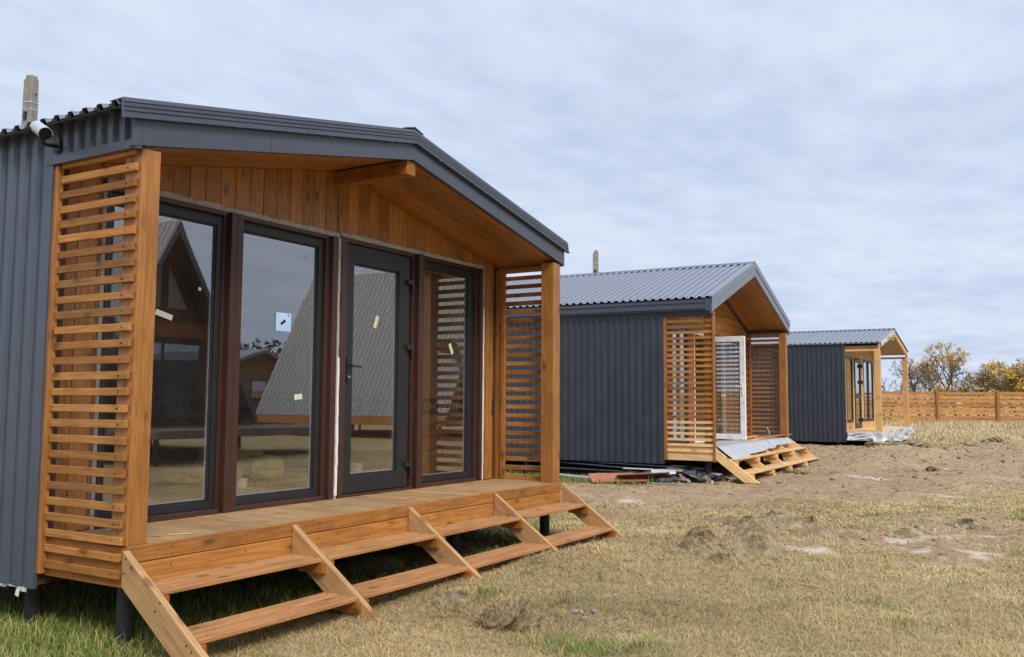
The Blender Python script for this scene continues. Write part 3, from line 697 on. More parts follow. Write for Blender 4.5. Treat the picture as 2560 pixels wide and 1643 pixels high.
# ================================================================== CABIN 2 (middle)
def cabin2():
    rng = random.Random(12)
    c = Cabin('cabin', 12.042, .503, .095, .018, .56); c.root['group'] = 'cabins in the row'
    tag(c.root, 'middle cabin with white door standing open, unstained pine steps and grey metal roof', 'cabin')
    Wd, PD = 5.37, .905
    xl, zl, xp, zp, xr = -.17, 2.615, 2.685, 3.595, 5.54
    siding(c, Wd, PD+.02, 7.0, -.312, 2.40, M['siding2'], (xl, zl, xp, zp, xr), xo=.035)
    roof(c, xl, zl, xp, zp, xr, -.03, 7.1, M['roof'], M['trim'])
    for sg in (-1, 1):                       # box gutters with a stepped face
        X = lambda q: q if sg < 0 else Wd-q
        pr = [(-.03, 2.598), (-.152, 2.598), (-.152, 2.535), (-.136, 2.528), (-.136, 2.512), (-.152, 2.500), (-.152, 2.435), (-.132, 2.422), (-.132, 2.405), (-.066, 2.392), (-.050, 2.305), (-.036, 2.305)]
        a = [Vector((X(q), .02, z)) for q, z in pr]; mb = MB(); mb.prism(a, [p+Vector((0, 7.0, 0)) for p in a]); g = c.part('gutter', mb, M['trim'])
        mb = MB(); xs = sorted((X(-.158), X(-.034))); mb.box(xs[0], xs[1], .018, .10, 2.385, 2.602); mb.box(xs[0]+.004, xs[1]-.002, -.018, .0175, 2.33, 2.60); c.part('gutter_cap', mb, M['trim'], parent=g, bevel=.004)
    k = (zp-zl)/(xp-xl)
    mb = MB(); gable_strip(mb, -.15, 2.365, xp, 2.365+k*(xp+.15), Wd+.15, [(-.022, 0), (-.022, .165), (-.004, .165), (-.004, .012), (.03, .012), (.03, 0)]); c.part('gable_fascia', mb, M['trim2'])
    mb = MB(); gable_strip(mb, -.165, 2.365+.158-k*.015, xp, 2.365+.158+k*(xp+.15), Wd+.165, [(-.034, 0), (-.034, .125), (.11, .127), (.11, .120), (-.024, .117), (-.024, .0)]); c.part('verge_trim', mb, M['trim2'])
    mb = MB(); 
    for i in range(5):                       # soffit boards, running up the slope
        y0 = -.0+i*.186; y1 = y0+.184
        for xa, xb in ((-.02, xp-.002), (xp+.002, Wd+.02)):
            f = lambda x: 2.365+k*((x+.15) if x < xp else (Wd+.15-x))+.014
            a = [Vector((xa, y0, f(xa))), Vector((xb, y0, f(xb))), Vector((xb, y0, f(xb)+.015)), Vector((xa, y0, f(xa)+.015))]; mb.prism(a, [p+Vector((0, y1-y0, 0)) for p in a])
    c.part('soffit', mb, W(SD, 'X'), bevel=.002)
    # dark corner trims round the soffit
    f = lambda x: 2.365+k*((x+.15) if x < xp else (Wd+.15-x))+.012
    mb = MB(); gable_strip(mb, .0, f(.0)-.10, xp, f(xp)-.10, Wd, [(.872, 0), (.872, .098), (.885, .098), (.885, 0)]); mb.box(Wd-.06, Wd-.02, .16, .87, 2.365, 2.425); c.part('soffit_trim', mb, M['siding2'])
    # gable boards (horizontal) and log ends beside the openings
    mb = MB(); z = 2.19
    while z < 3.3:
        half = (z+.0-2.365+.0)/k if z > 2.365 else 0; x0 = max(.0, half-.15); 
        if x0 < xp-.1: mb.box(x0+.002, Wd-x0-.002, .888, .91, z+.0025, z+.1375)
        z += .14
    c.part('gable_boards', mb, W(ST, 'X', var=.2), bevel=.005)
    for xa, xb in ((.002, .34), (5.02, Wd-.002)):
        mb = MB()
        for z in [i*.14 for i in range(16)]:
            a = [Vector((xa, .905-.03*math.sin(t), z+.07-.068*math.cos(t))) for t in [math.pi*q/8 for q in range(9)]]; mb.prism(a, [p+Vector((xb-xa, 0, 0)) for p in a])
        c.part('log_siding', mb, W(RB, 'X', var=.2))
    # posts
    for i, x in enumerate((.0, Wd-.155)):
        mb = MB(); mb.box(x, x+.155, .03 if i == 0 else 0, .185 if i == 0 else .155, .0, 2.36); c.part('post', mb, W(SD, 'Z') if i == 0 else W(ST, 'Z', var=.1), bevel=.006)
    # screens: left one stained above, bare pine below
    mb = slat_set(rng, -.0265, -.002, .02, .862, -.19+.0996*7, 19, .0996, jit=.003); c.part('slat_screen', mb, W(ST, 'Y', var=.22), bevel=.003)
    mb = slat_set(rng, -.0265, -.002, .02, .862, -.19, 7, .0996, jit=.003); mb.box(-.0262, -.003, .03, .86, -.235, -.145); c.part('slat_screen', mb, W(PN, 'Y', var=.15), bevel=.003, label='bare pine lower slats')
    for y0, y1 in ((.866, .915), (-.028, .016)):
        mb = MB(); mb.box(-.046, -.002, y0, y1, -.235 if y0 > .5 else -.25, 2.30 if y0 > .5 else 2.37); c.part('screen_batten', mb, W(ST, 'Z'), bevel=.004)
    mb = slat_set(rng, Wd+.002, Wd+.0265, .01, .90, .02, 24, .0985, jit=.003); c.part('slat_screen', mb, W(SD, 'Y', var=.25), bevel=.003)
    mb = MB(); mb.box(Wd-.05, Wd+.001, .82, .87, .0, 2.36); mb.box(Wd-.06, Wd, .16, .818, 2.30, 2.364); c.part('screen_batten', mb, W(ST, 'Z'), bevel=.004)
    # deck
    mb = MB(); x = .0
    while x < Wd-.02: mb.box(x, min(x+.14, Wd), .0, .90, -.03, 0); x += .1435
    c.part('deck', mb, W(PN, 'Y'), bevel=.002)
    mb = MB(); mb.box(.0, Wd, -.018, -.001, -.235, -.004)
    c.part('deck_skirt', mb, W(PN, 'X'), bevel=.004)
    mb = MB(); mb.box(0, .02, 0, .9, -.235, -.032); c.part('side_skirt', mb, W(PN, 'Y'))
    mb = MB(); mb.box(.0, Wd, .92, 7, -.30, -.04); mb.box(.03, Wd-.03, .02, .9, -.22, -.032); c.part('floor_frame', mb, W(DB, 'X'))
    for x in (.12, 1.9, 3.6, Wd-.12):
        for y in (.16, 1.2, 3.8, 6.5):
            mb = MB(); mb.tube((x, y, -.85), (x, y, -.22), .054, n=14); c.part('pile', mb, M['pile'])
    # front openings: white frames, one door standing open
    pv = M['pvc']
    window_part(c, .345, 1.25, .04, 2.18, .915, .05, .42, 1.18, .11, 2.11, M['anth'])
    mb = MB(); mb.box(.78, .84, .912, .98, .11, 2.11); c.part('mullion', mb, M['trim2'])
    mb = MB(); mb.box(1.252, 1.60, .90, .96, 0, 2.185); c.part('wall_panel', mb, W(RB, 'Z'))
    mb = MB(); frame(mb, 1.602, 2.56, .0, 2.185, .905, .975, .06, .03); df = c.part('door_frame', mb, pv, bevel=.004)
    window_part(c, 2.70, 5.015, .04, 2.18, .915, .05, 2.78, 4.94, .11, 2.11, M['trim2'])
    mb = MB(); mb.box(2.565, 2.695, .90, .96, 0, 2.185); c.part('wall_panel', mb, W(SD, 'Z'))
    X0 = 2.575; y0, y1, z0, z1 = .185, .90, .055, 2.125
    mb = MB(); mb.box(X0, X0+.065, y0, y0+.105, z0, z1); mb.box(X0, X0+.065, y1-.105, y1, z0, z1); mb.box(X0, X0+.065, y0+.105, y1-.105, z0, z0+.11); mb.box(X0, X0+.065, y0+.105, y1-.105, z1-.11, z1)
    d = c.part('door', mb, pv, bevel=.004)
    g = MB(); g.box(X0+.03, X0+.036, y0+.105, y1-.105, z0+.11, z1-.11); c.part('pane', g, M['glass'], parent=d)
    g = MB(); 
    frame_ = [(y0+.105, y0+.114, z0+.11, z1-.11), (y1-.114, y1-.105, z0+.11, z1-.11), (y0+.114, y1-.114, z0+.11, z0+.119), (y0+.114, y1-.114, z1-.119, z1-.11)]
    for a, b, e, h in frame_: g.box(X0+.004, X0+.06, a, b, e, h)
    c.part('gasket', g, M['black'], parent=d)
    g = MB(); g.box(X0-.014, X0-.0005, y0+.035, y0+.065, .93, 1.17); g.tube((X0-.012, y0+.05, 1.11), (X0-.055, y0+.05, 1.11), .010, n=8); g.tube((X0-.052, y0+.045, 1.11), (X0-.05, y0+.175, 1.105), .010, n=8); c.part('handle', g, pv, parent=d)
    g = MB(); r2 = random.Random(4)           # printed protective film: rows of tiny dark marks
    for col_ in (y0+.03, y0+.075):
        z = z0+.08
        while z < z1-.1:
            for j in range(6): g.box(X0-.0012, X0-.0003, col_-.006, col_+.007, z+j*.016, z+j*.016+.009)
            z += .30
    for zz_ in (z0+.03, z0+.07, z1-.08, z1-.04):
        y = y0+.28
        while y < y1-.1:
            for j in range(6): g.box(X0-.0012, X0-.0003, y+j*.016, y+j*.016+.009, zz_-.006, zz_+.007)
            y += .30
    c.part('film_print', g, M['scraplight'], parent=d)['kind'] = 'stuff'
    g = MB(); g.box(X0+.028, X0+.0292, .585, .68, .915, .95); c.part('sticker', g, M['paper'], parent=d)
    mb = MB(); mb.box(-.0, .07, 0, 0, 0, 0); 
    # inside
    mb = MB(); mb.box(.07, Wd-.07, .98, 6.9, -.03, .005); c.part('floor_boards', mb, W(PN, 'Y'))
    mb = MB(); mb.box(Wd-.08, Wd-.066, .98, 6.9, .006, 2.5); mb.box(.066, .08, .98, 6.9, .006, 2.5); mb.box(.08, Wd-.08, 6.88, 6.9, .006, 2.5); c.part('inner_lining', mb, M['membrane'])
    mb = MB(); mb.box(.066, Wd-.066, .93, 6.9, 2.5, 2.52); c.part('inner_ceiling', mb, M['membrane'])
    W_[0] = W(PN, 'Y')
    stair_set(c, Wd, [0, 1.345, 2.685, 4.03, Wd], .0, [(-.385, -.188), (-.655, -.406)], .36, .73, -.575, .035, W(PN, 'Y', -R(36)), W(('pinetread', (.74, .49, .25), (.58, .35, .16)), 'X', var=.1), twoboard=False, bw=.205)
    return c
C2 = cabin2()

# ================================================================== CABIN 3 (far, unfinished)
def cabin3():
    rng = random.Random(15)
    c = Cabin('cabin', 24.392, -.235, .131, -.002, .46); c.root['group'] = 'cabins in the row'
    tag(c.root, 'farthest cabin, unfinished, with bare timber porch posts and chipboard front wall', 'cabin')
    Wd, PD = 5.378, .97
    xl, zl, xp, zp, xr = -.10, 2.505, 2.69, 3.075, 5.48
    siding(c, Wd, PD, 7.0, -.367, 2.485, M['siding2'], (xl, zl, xp, zp, xr), xo=.02)
    roof(c, xl, zl, xp, zp, xr, -.03, 7.1, M['roof'], M['trim'])
    k = (zp-zl)/(xp-xl); bt = W(PN, 'X'); bz_ = W(('bare', (.68, .44, .20), (.53, .32, .125)), 'Z', var=.1); bx = W(('bare', (.68, .44, .20), (.53, .32, .125)), 'X', var=.1)
    for s in (-1, 1):
        mb = MB(); X = (lambda x: x) if s < 0 else (lambda x: 2*xp-x)
        a = [Vector((X(x), .0, z)) for x, z in ((.0, 2.335), (xp-.001, 2.335+k*xp), (xp-.001, 2.485+k*xp), (.0, 2.485))]
        mb.prism(a, [p+Vector((0, .05, 0)) for p in a]); c.part('rafter', mb, bx, bevel=.004)
        mb = MB(); a = [Vector((X(x), .012, z)) for x, z in ((-.08, 2.49), (xp-.001, 2.487+k*xp), (xp-.001, 2.502+k*xp), (-.08, 2.502))]
        mb.prism(a, [p+Vector((0, 6.9, 0)) for p in a]); c.part('roof_film', mb, M['tarp'])
        mb = MB(); a = [Vector((X(x), .051, z)) for x, z in ((.0, 2.40), (xp-.001, 2.40+k*xp), (xp-.001, 2.415+k*xp), (.0, 2.415))]
        mb.prism(a, [p+Vector((0, .915, 0)) for p in a]); c.part('porch_ceiling', mb, M['ceil'])
        x0 = 0 if s < 0 else Wd-.05
        mb = MB(); mb.box(x0, x0+.05, .0, PD, 2.267, 2.333); c.part('side_beam', mb, W(PN, 'Y'), bevel=.004)
        x0 = 0 if s < 0 else Wd-.16
        mb = MB(); mb.box(x0, x0+.16, .0, .16, .0, 2.2665); c.part('post', mb, bz_, bevel=.006)
    mb = MB(); mb.box(xp-.05, xp+.05, .01, .06, 2.335+k*xp-.12, 2.335+k*xp); mb.box(xp-.3, xp+.3, .062, .10, 2.74, 2.80); c.part('king_block', mb, bz_)
    # loose film flapping at the verge
    mb = MB()
    for i in range(9):
        x = .1+i*.28; z = 2.50+k*x
        mb.box(x, x+.27, -.035, -.018, z-.03-rng.uniform(0, .05), z+.03+k*.14, rot=(rng.uniform(-.2, .2), -math.atan(k), 0))
    c.part('verge_film', mb, M['tarp'])
    # chipboard front wall with openings
    mb = MB(); y0, y1 = PD, PD+.03
    for x0, x1, za, zb in ((.0, .16, -.05, 2.40), (.16, 1.10, -.05, .19), (.16, 4.50, 2.16, 2.40), (1.10, 1.34, -.05, 2.16), (2.36, 2.80, -.05, 2.16), (2.80, 4.50, -.05, .19), (4.50, Wd, -.05, 2.40)): mb.box(x0, x1, y0, y1, za, zb)
    A = [Vector((.1, y0, 2.40)), Vector((Wd-.1, y0, 2.40)), Vector((xp, y0, 2.93))]; mb.prism(A, [p+Vector((0, .03, 0)) for p in A]); c.part('front_wall', mb, M['osb'])
    an = M['anth']
    window_part(c, .165, 1.095, .195, 2.155, PD-.01, .05, .24, 1.02, .27, 2.09, an)
    w = window_part(c, 2.805, 4.495, .195, 2.155, PD-.01, .05, 2.87, 4.43, .27, 2.09, an)
    mb = MB(); mb.box(3.60, 3.70, PD-.014, PD+.03, .27, 2.09); c.part('mullion', mb, an, parent=w)
    mb = MB(); x0, x1, z0, z1, y = 1.36, 2.34, .0, 2.12, PD-.02
    mb.box(x0, x0+.11, y, y+.06, z0, z1); mb.box(x1-.11, x1, y, y+.06, z0, z1)
    for za, zb in ((z0, .16), (.92, 1.02), (z1-.11, z1)): mb.box(x0+.11, x1-.11, y, y+.06, za, zb)
    d = c.part('door', mb, an, bevel=.003)
    g = MB(); g.box(x0+.11, x1-.11, y+.026, y+.032, .16, .92); g.box(x0+.11, x1-.11, y+.026, y+.032, 1.02, z1-.11); c.part('pane', g, M['glass'], parent=d)
    g = MB(); g.tube((x0+.05, y, 1.02), (x0+.05, y-.05, 1.02), .012, n=8); g.tube((x0+.05, y-.05, 1.02), (x0+.17, y-.05, 1.02), .010, n=8); c.part('handle', g, M['black'], parent=d)
    for z in (.25, 1.42, 1.92):
        g = MB(); g.box(x1-.06, x1+.03, y-.05, y-.001, z-.05, z+.05); c.part('hinge', g, M['black'], parent=d)
    mb = MB(); mb.box(1.13, 1.18, PD-.012, PD, .0, 2.2); c.part('foam_seal', mb, M['wool'])
    mb = MB(); mb.box(.0, Wd, .0, PD-.005, -.03, -.002); c.part('deck', mb, W(PN, 'X'))
    mb = MB(); mb.box(-.015, .0, .0, PD-.01, -.095, .0); mb.box(.0, Wd, -.02, -.001, -.24, -.003); c.part('deck_skirt', mb, W(PN, 'Y'))
    mb = MB(); mb.box(.01, Wd-.01, .01, 6.9, -.3, -.032); c.part('floor_frame', mb, W(DB, 'X'))
    for x in (.12, 1.9, 3.6, Wd-.12):
        for y in (.16, 1.2, 3.8, 6.5):
            mb = MB(); mb.tube((x, y, -.7), (x, y, -.29), .054, n=12); c.part('pile', mb, M['pile'])
    mb = MB(); mb.box(.03, Wd-.03, 1.05, 6.9, -.01, .0); c.part('floor_boards', mb, W(PN, 'Y'))
    mb = MB(); mb.box(Wd-.05, Wd-.03, 1.05, 6.9, .006, 2.4); mb.box(.03, .05, 1.05, 6.9, .006, 2.4); mb.box(.05, Wd-.05, 6.85, 6.87, .006, 2.4); c.part('inner_lining', mb, M['membrane'])
    return c
C3 = cabin3()

# ================================================================== loose things on and round the cabins
def grid_thing(name, fn, nu, nv, mat, label, cat, group=None, solid=.004):
    vs = [fn(u/(nu-1), v/(nv-1)) for v in range(nv) for u in range(nu)]
    fs = [(v*nu+u, v*nu+u+1, (v+1)*nu+u+1, (v+1)*nu+u) for v in range(nv-1) for u in range(nu-1)]
    me = bpy.data.meshes.new(name); me.from_pydata([tuple(p) for p in vs], [], fs); me.update()
    ctr = sum((Vector(p) for p in vs), Vector())/len(vs)
    for q in me.vertices: q.co -= ctr
    o = link(name, me, mat, None, ctr, solid=solid, smooth=True); tag(o, label, cat, group); return o
def fb(x, y, s, seed=0, o=3): return float(fbm(x, y, s, o, seed))
def f2(u, v):                                # plastic sheet laid over the deck of the middle cabin and down its steps
    x = .06+u*5.16
    if v < .5: y = .72-(v/.5)*.73; z = .012+.012*fb(x, y, 5, 3)
    else:
        ln = (.40-.19*min(1, u*1.5))*(.75+.5*fb(x*1.0, 0, 2.2, 9)); s = (v-.5)/.5*ln
        y = -.012-s*.80; z = .016-s*.585+.018*fb(x, s, 5, 4)
    return C2.mw @ Vector((x, y, z))
grid_thing('plastic_sheet', f2, 70, 22, M['plastic'], 'grey plastic sheet draped over the deck edge above the pine steps', 'sheet')
def f3(u, v):                                # film wrapped round the deck of the far cabin
    # u runs along the left side then the front; v from the deck edge down
    tot = .93+5.5; s = u*tot; fold = fb(s, v, 3.2, 5)-.5; fold2 = fb(s*1.0+v*1.2, v*.4, 8.0, 6)-.5
    drop = .25 if s < .7 else .38+.04*math.sin(s*2.2)
    if s > 5.6: drop -= .22*(s-5.6)
    off = .015+.05*v+(.12*fold+.12*fold2)*(.3+v)*1.4
    z = .004-v*drop if s > .93 else -.06-v*drop
    if s < .93: p = Vector((-off-.02, .93-s, z))
    else: p = Vector((s-.93, -off-.03, z))
    if abs(s-.93) < .25: p += Vector((-.05, -.05, 0))*(1-abs(s-.93)/.25)
    return C3.mw @ p
grid_thing('film_wrap', f3, 130, 14, M['tarp'], 'crumpled silver film wrapped round the deck of the farthest cabin', 'tarp')
def plank(name, p0, p1, w, t, mat, label, cat='board', group=None, roll=0.0, world=True, bevel=.002, curl=0):
    p0 = Vector(p0); p1 = Vector(p1); d = p1-p0; mb = MB(); l = d.length
    if curl:
        n = 5; a = [Vector((-l/2, w*(i/n-.5), curl*math.sin(math.pi*i/n))) for i in range(n+1)]; a += [p+Vector((0, 0, t)) for p in reversed(a)]
        mb.prism(a, [p+Vector((l, 0, 0)) for p in a])
    else: mb.box(-l/2, l/2, -w/2, w/2, -t/2, t/2)
    o = link(name, mb.mesh(name), mat, None, (p0+p1)/2, bevel=bevel)
    o.rotation_euler = (d.to_track_quat('X', 'Z').to_matrix() @ Matrix.Rotation(roll, 3, 'X')).to_euler(); tag(o, label, cat, group); return o
q = lambda x, y, z: C2.mw @ Vector((x, y, z))
g_ = 'planks lying on the middle deck'
plank('plank', q(2.9, .62, .03), q(5.1, .66, .045), .12, .022, W(('bare', (.68, .44, .20), (.53, .32, .125)), 'X'), 'widest loose plank lying across the back of the middle deck', 'plank', g_)
plank('plank', q(3.0, .42, .03), q(5.2, .36, .05), .10, .022, W(PN, 'X'), 'pale loose plank lying across the middle deck, second from the back', 'plank', g_)
plank('plank', q(3.3, .30, .048), q(5.55, .02, .085), .10, .022, W(ST, 'X'), 'orange plank whose end pokes past the right porch post', 'plank', g_, roll=.1)
plank('plank', q(2.65, .16, .03), q(4.2, .22, .045), .09, .02, W(PN, 'X'), 'short pale plank lying nearest the open door on the middle deck', 'plank', g_)
mb = MB(); a = [Vector((0, 0, 0)), Vector((.24, 0, 0)), Vector((.22, 0, .20)), Vector((.10, 0, .24)), Vector((.0, 0, .13))]; mb.prism(a, [p+Vector((0, .03, .0)) for p in a])
o = link('stone_slab', mb.mesh('stone_slab'), M['concrete'], None, q(4.98, .30, .02), bevel=.006); o.rotation_euler = (-.2, 0, .5); tag(o, 'grey broken slab leaning by the right porch post of the middle cabin', 'slab')
plank('wood_stick', (.12, .62, .012), (.02, .40, .02), .035, .012, W(PN, 'X'), 'thin offcut lying on the nearest deck behind the left slats', 'offcut')
plank('wood_splinter', (.44, .20, .006), (.56, .12, .006), .010, .006, W(PN, 'X'), 'tiny splinter lying on the nearest deck beside the left post', 'splinter')
plank('wood_offcut', (-.50, -.46, -.575), (-.34, -.44, -.57), .045, .012, W(PN, 'X'), 'pale splinter of wood lying in the green grass by the left pile', 'splinter')
plank('straw_stick', (4.15, -2.75, -.575), (4.0, -3.12, -.57), .010, .008, W(PN, 'X'), 'single pale dry stick lying on the open lawn', 'stick')

# security camera on the side of the nearest cabin
def sec_cam():
    t = empty('security_camera', (-.07, .775, 2.50)); tag(t, 'white bullet security camera on a black bracket at the left eave', 'camera')
    def pt(n, mb, mat, par=None, **k): o = link(n, mb.mesh(n), mat, par or t, **k); return o
    cc_ = Vector((-.185, -.135, .022)); ax_ = Vector((.247, .88, .40)).normalized()*.09; a = cc_+ax_; b = cc_-ax_; d = (b-a).normalized()
    mb = MB(); mb.tube(a, b, .036, n=20); mb.tube(a-d*.004, a, .030, .036, n=20); h = pt('housing', mb, M['plastic'], smooth=False)  # white housing coloured grey: its shade is put into the colour
    mb = MB(); mb.tube(b, b+d*.012, .0365, .034, n=20); mb.tube(b+d*.012, b+d*.014, .034, n=20); pt('lens', mb, painted('dark_lens', (.008, .008, .009), .8, .1))
    mb = MB(); u = Vector((0, 0, 1)); up = (u-d*u.dot(d)).normalized(); sd_ = d.cross(up)
    ring = []
    for i in range(9):
        t_ = math.pi*(i/8); ring.append(sd_*math.cos(t_)*.040+up*math.sin(t_)*.040)
    A = [a-d*.01+p for p in ring]; B = [b+d*.015+p for p in ring]
    for i in range(8): mb.add([A[i], A[i+1], B[i+1], B[i]], [(0, 1, 2, 3)])
    pt('sun_shield', mb, M['plastic'], solid=.003)
    mb = MB(); m_ = (a+b)/2-up*.036
    mb.box(.0, .008, -.035, .035, -.045, .045); mb.tube((.0, 0, -.01), (-.10, -.035, -.028), .013, .011, n=10); mb.tube((-.10, -.035, -.028), m_+Vector((.02, 0, -.03)), .011, n=10); mb.tube(m_+Vector((.02, 0, -.03)), m_, .018, .014, n=10)
    pt('bracket', mb, M['black'])
sec_cam()

def utility_pole(x, y, ztop, wd, label, ties):
    zb = float(ground_z(x, y, False)); t = empty('utility_pole', (x, y, zb)); tag(t, label, 'utility pole', 'concrete poles behind the cabins'); h = ztop-zb
    t.rotation_euler = (0, 0, .35)
    mb = MB(); w0, w1 = wd*.8, wd*.5
    def ring(w, z): c = w*.22; return [Vector((sx*(w-(c if k else 0)), sy*(w-(0 if k else c)), z)) for sx, sy, k in ((1, -1, 0), (1, 1, 0), (1, 1, 1), (-1, 1, 1), (-1, 1, 0), (-1, -1, 0), (-1, -1, 1), (1, -1, 1))]
    top = ring(w1, h); r2 = random.Random(int(x*10))
    mb.prism(ring(w0, -.3), [p+Vector((0, 0, -.10*r2.random())) for p in top])
    mb.box(-w1*.9, -w1*.3, -w1*.8, w1*.5, h-.08, h+.02); mb.box(w1*.4, w1*.92, -w1*.6, w1*.7, h-.10, h+.04)
    link('shaft', mb.mesh('shaft'), M['concrete'], t)
    mb = MB()
    for z in (h-.28, h-.75, h-1.05): mb.tube((w1*.1, -w1*1.12, z), (w1*.1, -w1*.9, z), .018, n=8)
    link('bolt_hole', mb.mesh('bolt_hole'), M['black'], t)
    for z in ties:
        mb = MB(); a = [p*1.04 for p in ring(w1*1.06, 0)]; mb.prism([p+Vector((0, 0, h-z)) for p in a], [p+Vector((0, 0, h-z+.02)) for p in a]); link('wire_tie', mb.mesh('wire_tie'), M['scraplight'], t)
    mb = MB(); mb.box(-w1*1.5, -w1, -.02, .02, h-.72, h-.60); link('hook', mb.mesh('hook'), M['black'], t)
utility_pole(4.95, 9.60, 6.12, .17, 'concrete utility pole with two wire ties rising behind the nearest roof', (.44, .56))
utility_pole(23.3, 8.25, 5.80, .165, 'concrete pole stub rising behind the ridge of the middle cabin', (.42,))

# things seen through the glass of the nearest cabin
def lump(name, ctr, rx, ry, rz, seed, mat, label, cat, group=None, amp=.35, sub=4, boxy=.5, rot=0):
    import bmesh
    bm = bmesh.new(); bmesh.ops.create_icosphere(bm, subdivisions=sub, radius=1)
    for v in bm.verts:
        p = v.co.copy(); mxx = max(abs(p.x), abs(p.y), abs(p.z)); p = p*(1-boxy)+(p/mxx)*boxy*.85
        n = fb(p.x*2+seed*3.1+p.z, p.y*2-seed+p.z*1.3, 1.2, seed, 4)-.5; n2 = fb(p.x*5+seed+p.z*4, p.y*5+p.z*3, 1.3, seed+5, 3)-.5
        p = p*(1+n*amp*1.6+n2*amp*.8); v.co = Vector((p.x*rx, p.y*ry, max(p.z, -.6)*rz))
    me = bpy.data.meshes.new(name); bm.to_mesh(me); bm.free(); me.polygons.foreach_set('use_smooth', [True]*len(me.polygons))
    o = link(name, me, mat, None, ctr); o.rotation_euler = (0, 0, rot); tag(o, label, cat, group); return o
gi = 'yellow insulation inside the nearest cabin'
lump('insulation_batt', (2.95, 2.85, .09), .42, .22, .11, 2, M['wool'], 'low flattened yellow insulation batt on the floor behind the left pane', 'insulation', gi, .25, 4, .6, -.9)
lump('insulation_batt', (3.75, 3.30, .17), .42, .20, .20, 3, M['wool'], 'tall yellow insulation batt on the floor behind the brown mullion', 'insulation', gi, .25, 4, .6, -.9)
lump('insulation_batt', (3.55, 2.55, .14), .20, .16, .15, 6, M['wool'], 'rounded yellow insulation roll end beside the white pot', 'insulation', gi, .25, 4, .5, -.6)
def pot(x, y, r, h, name, label, lid=False):
    t = empty(name, (x, y, .014)); tag(t, label, 'bucket')
    mb = MB(); mb.tube((0, 0, 0), (0, 0, h), r*.9, r, n=20); link('body', mb.mesh('body'), M['white'], t)
    mb = MB(); mb.tube((0, 0, h), (0, 0, h+.012), r*1.06, n=20); link('rim', mb.mesh('rim'), M['white'], t)
    if lid:
        mb = MB(); mb.box(-r*1.0, -r*.90, -r*.35, r*.35, h*.2, h*.75); link('paper_label', mb.mesh('paper_label'), M['print'], t)
pot(2.90, 2.21, .055, .07, 'white_pot', 'small white pot on the floor behind the second pane')
pot(4.70, 2.30, .075, .12, 'paint_bucket', 'white paint bucket with a printed label behind the door glass', True)
plank('green_bag', (4.55, 3.30, .03), (4.75, 3.1, .03), .09, .03, painted('green_plastic', (.15, .36, .06), .4), 'bright green scrap lying on the cabin floor behind the second pane', 'scrap')

# scrap under and beside the middle cabin
gs = 'scrap heaped under the middle cabin'
def G(x, y, dz=.0): return Vector((x, y, float(ground_z(x, y))+dz))
sp_ = [
 ((10.9, 2.35), (11.45, 1.55), .46, .012, 'rust', 'large red brown board lying on the grass in front of the scrap', .10, .12),
 ((11.1, 1.95), (11.6, 1.2), .40, .012, 'rust', 'red brown board overlapping the large one nearest the field', .13, .15),
 ((11.4, 2.9), (11.75, 2.3), .16, .012, 'rust', 'narrow red brown strip behind the two red brown boards', .05, .07),
 ((12.35, 4.3), (12.05, 1.75), .30, .01, 'scrap', 'long charcoal sheet lying along the foot of the dark wall', .16, .16),
 ((12.75, 4.9), (12.30, 2.05), .26, .01, 'scrap', 'second long charcoal sheet stacked closer to the wall', .24, .22),
 ((12.1, 2.9), (11.85, 1.55), .10, .008, 'scraplight', 'bare silver strip poking out of the charcoal sheets', .12, .10),
 ((12.0, 3.7), (11.7, 2.6), .12, .008, 'scraplight', 'light steel strip beside the cardboard tube', .10, .08),
 ((12.9, 1.75), (12.15, .72), .22, .01, 'scrap', 'bent charcoal flashing leaning against the front pile', .30, .03),
 ((12.7, 1.3), (12.2, .95), .12, .008, 'scraplight', 'short silver offcut in the middle of the scrap heap', .16, .12),
 ((12.5, 1.85), (12.0, 1.15), .18, .01, 'scrap', 'crumpled charcoal sheet at the left of the heap', .22, .06),
 ((12.95, 1.2), (12.2, 1.28), .10, .008, 'scrap', 'dark strip lying across the scrap heap', .24, .18),
 ((12.6, 1.52), (12.05, 1.02), .05, .02, 'rust', 'thin red brown lath sticking out of the heap', .28, .02),
 ((11.55, 1.55), (11.75, .72), .03, .012, 'scraplight', 'thin pale rail lying on the ground before the heap', .03, .03),
 ((12.85, .62), (12.45, .35), .16, .01, 'scraplight', 'grey sheet offcut beside the foot of the pine steps', .05, .05),
 ((12.6, 3.6), (12.25, 1.3), .20, .008, 'scrap', 'dark sheet on top of the stack under the wall', .30, .26),
 ((12.2, 2.3), (11.75, 1.15), .14, .008, 'scrap', 'charcoal strip reaching forward over the red brown boards', .14, .07),
 ((12.1, 2.05), (12.0, .95), .09, .008, 'scraplight', 'long silver strip slanting down beside the rear pile', .16, .05),
 ((12.85, 1.45), (12.5, .65), .16, .008, 'scrap', 'twisted black flashing crossing the front pile', .26, .10),
 ((12.3, 1.45), (12.55, .95), .12, .008, 'scrap', 'folded charcoal offcut low in the heap', .10, .14),
 ((12.4, 1.65), (12.1, 1.25), .06, .008, 'scraplight', 'bent tin strip near the left side of the heap', .20, .10),
 ((12.75, 1.0), (12.42, .55), .08, .008, 'scraplight', 'small bright offcut behind the front pile', .16, .12)]
for i, (a, b, w_, t_, mt_, lab, da, db) in enumerate(sp_):
    if mt_ != 'rust' or da > .2: a = (a[0]-.42, a[1]-.15); b = (b[0]-.42, b[1]-.15)
    plank('scrap_piece', G(*a, da), G(*b, db), w_, t_, M[mt_], lab, 'scrap', gs, roll=random.Random(i).uniform(-.35, .35), curl=.02 if mt_ == 'scrap' else 0, bevel=0)
r2 = random.Random(77)
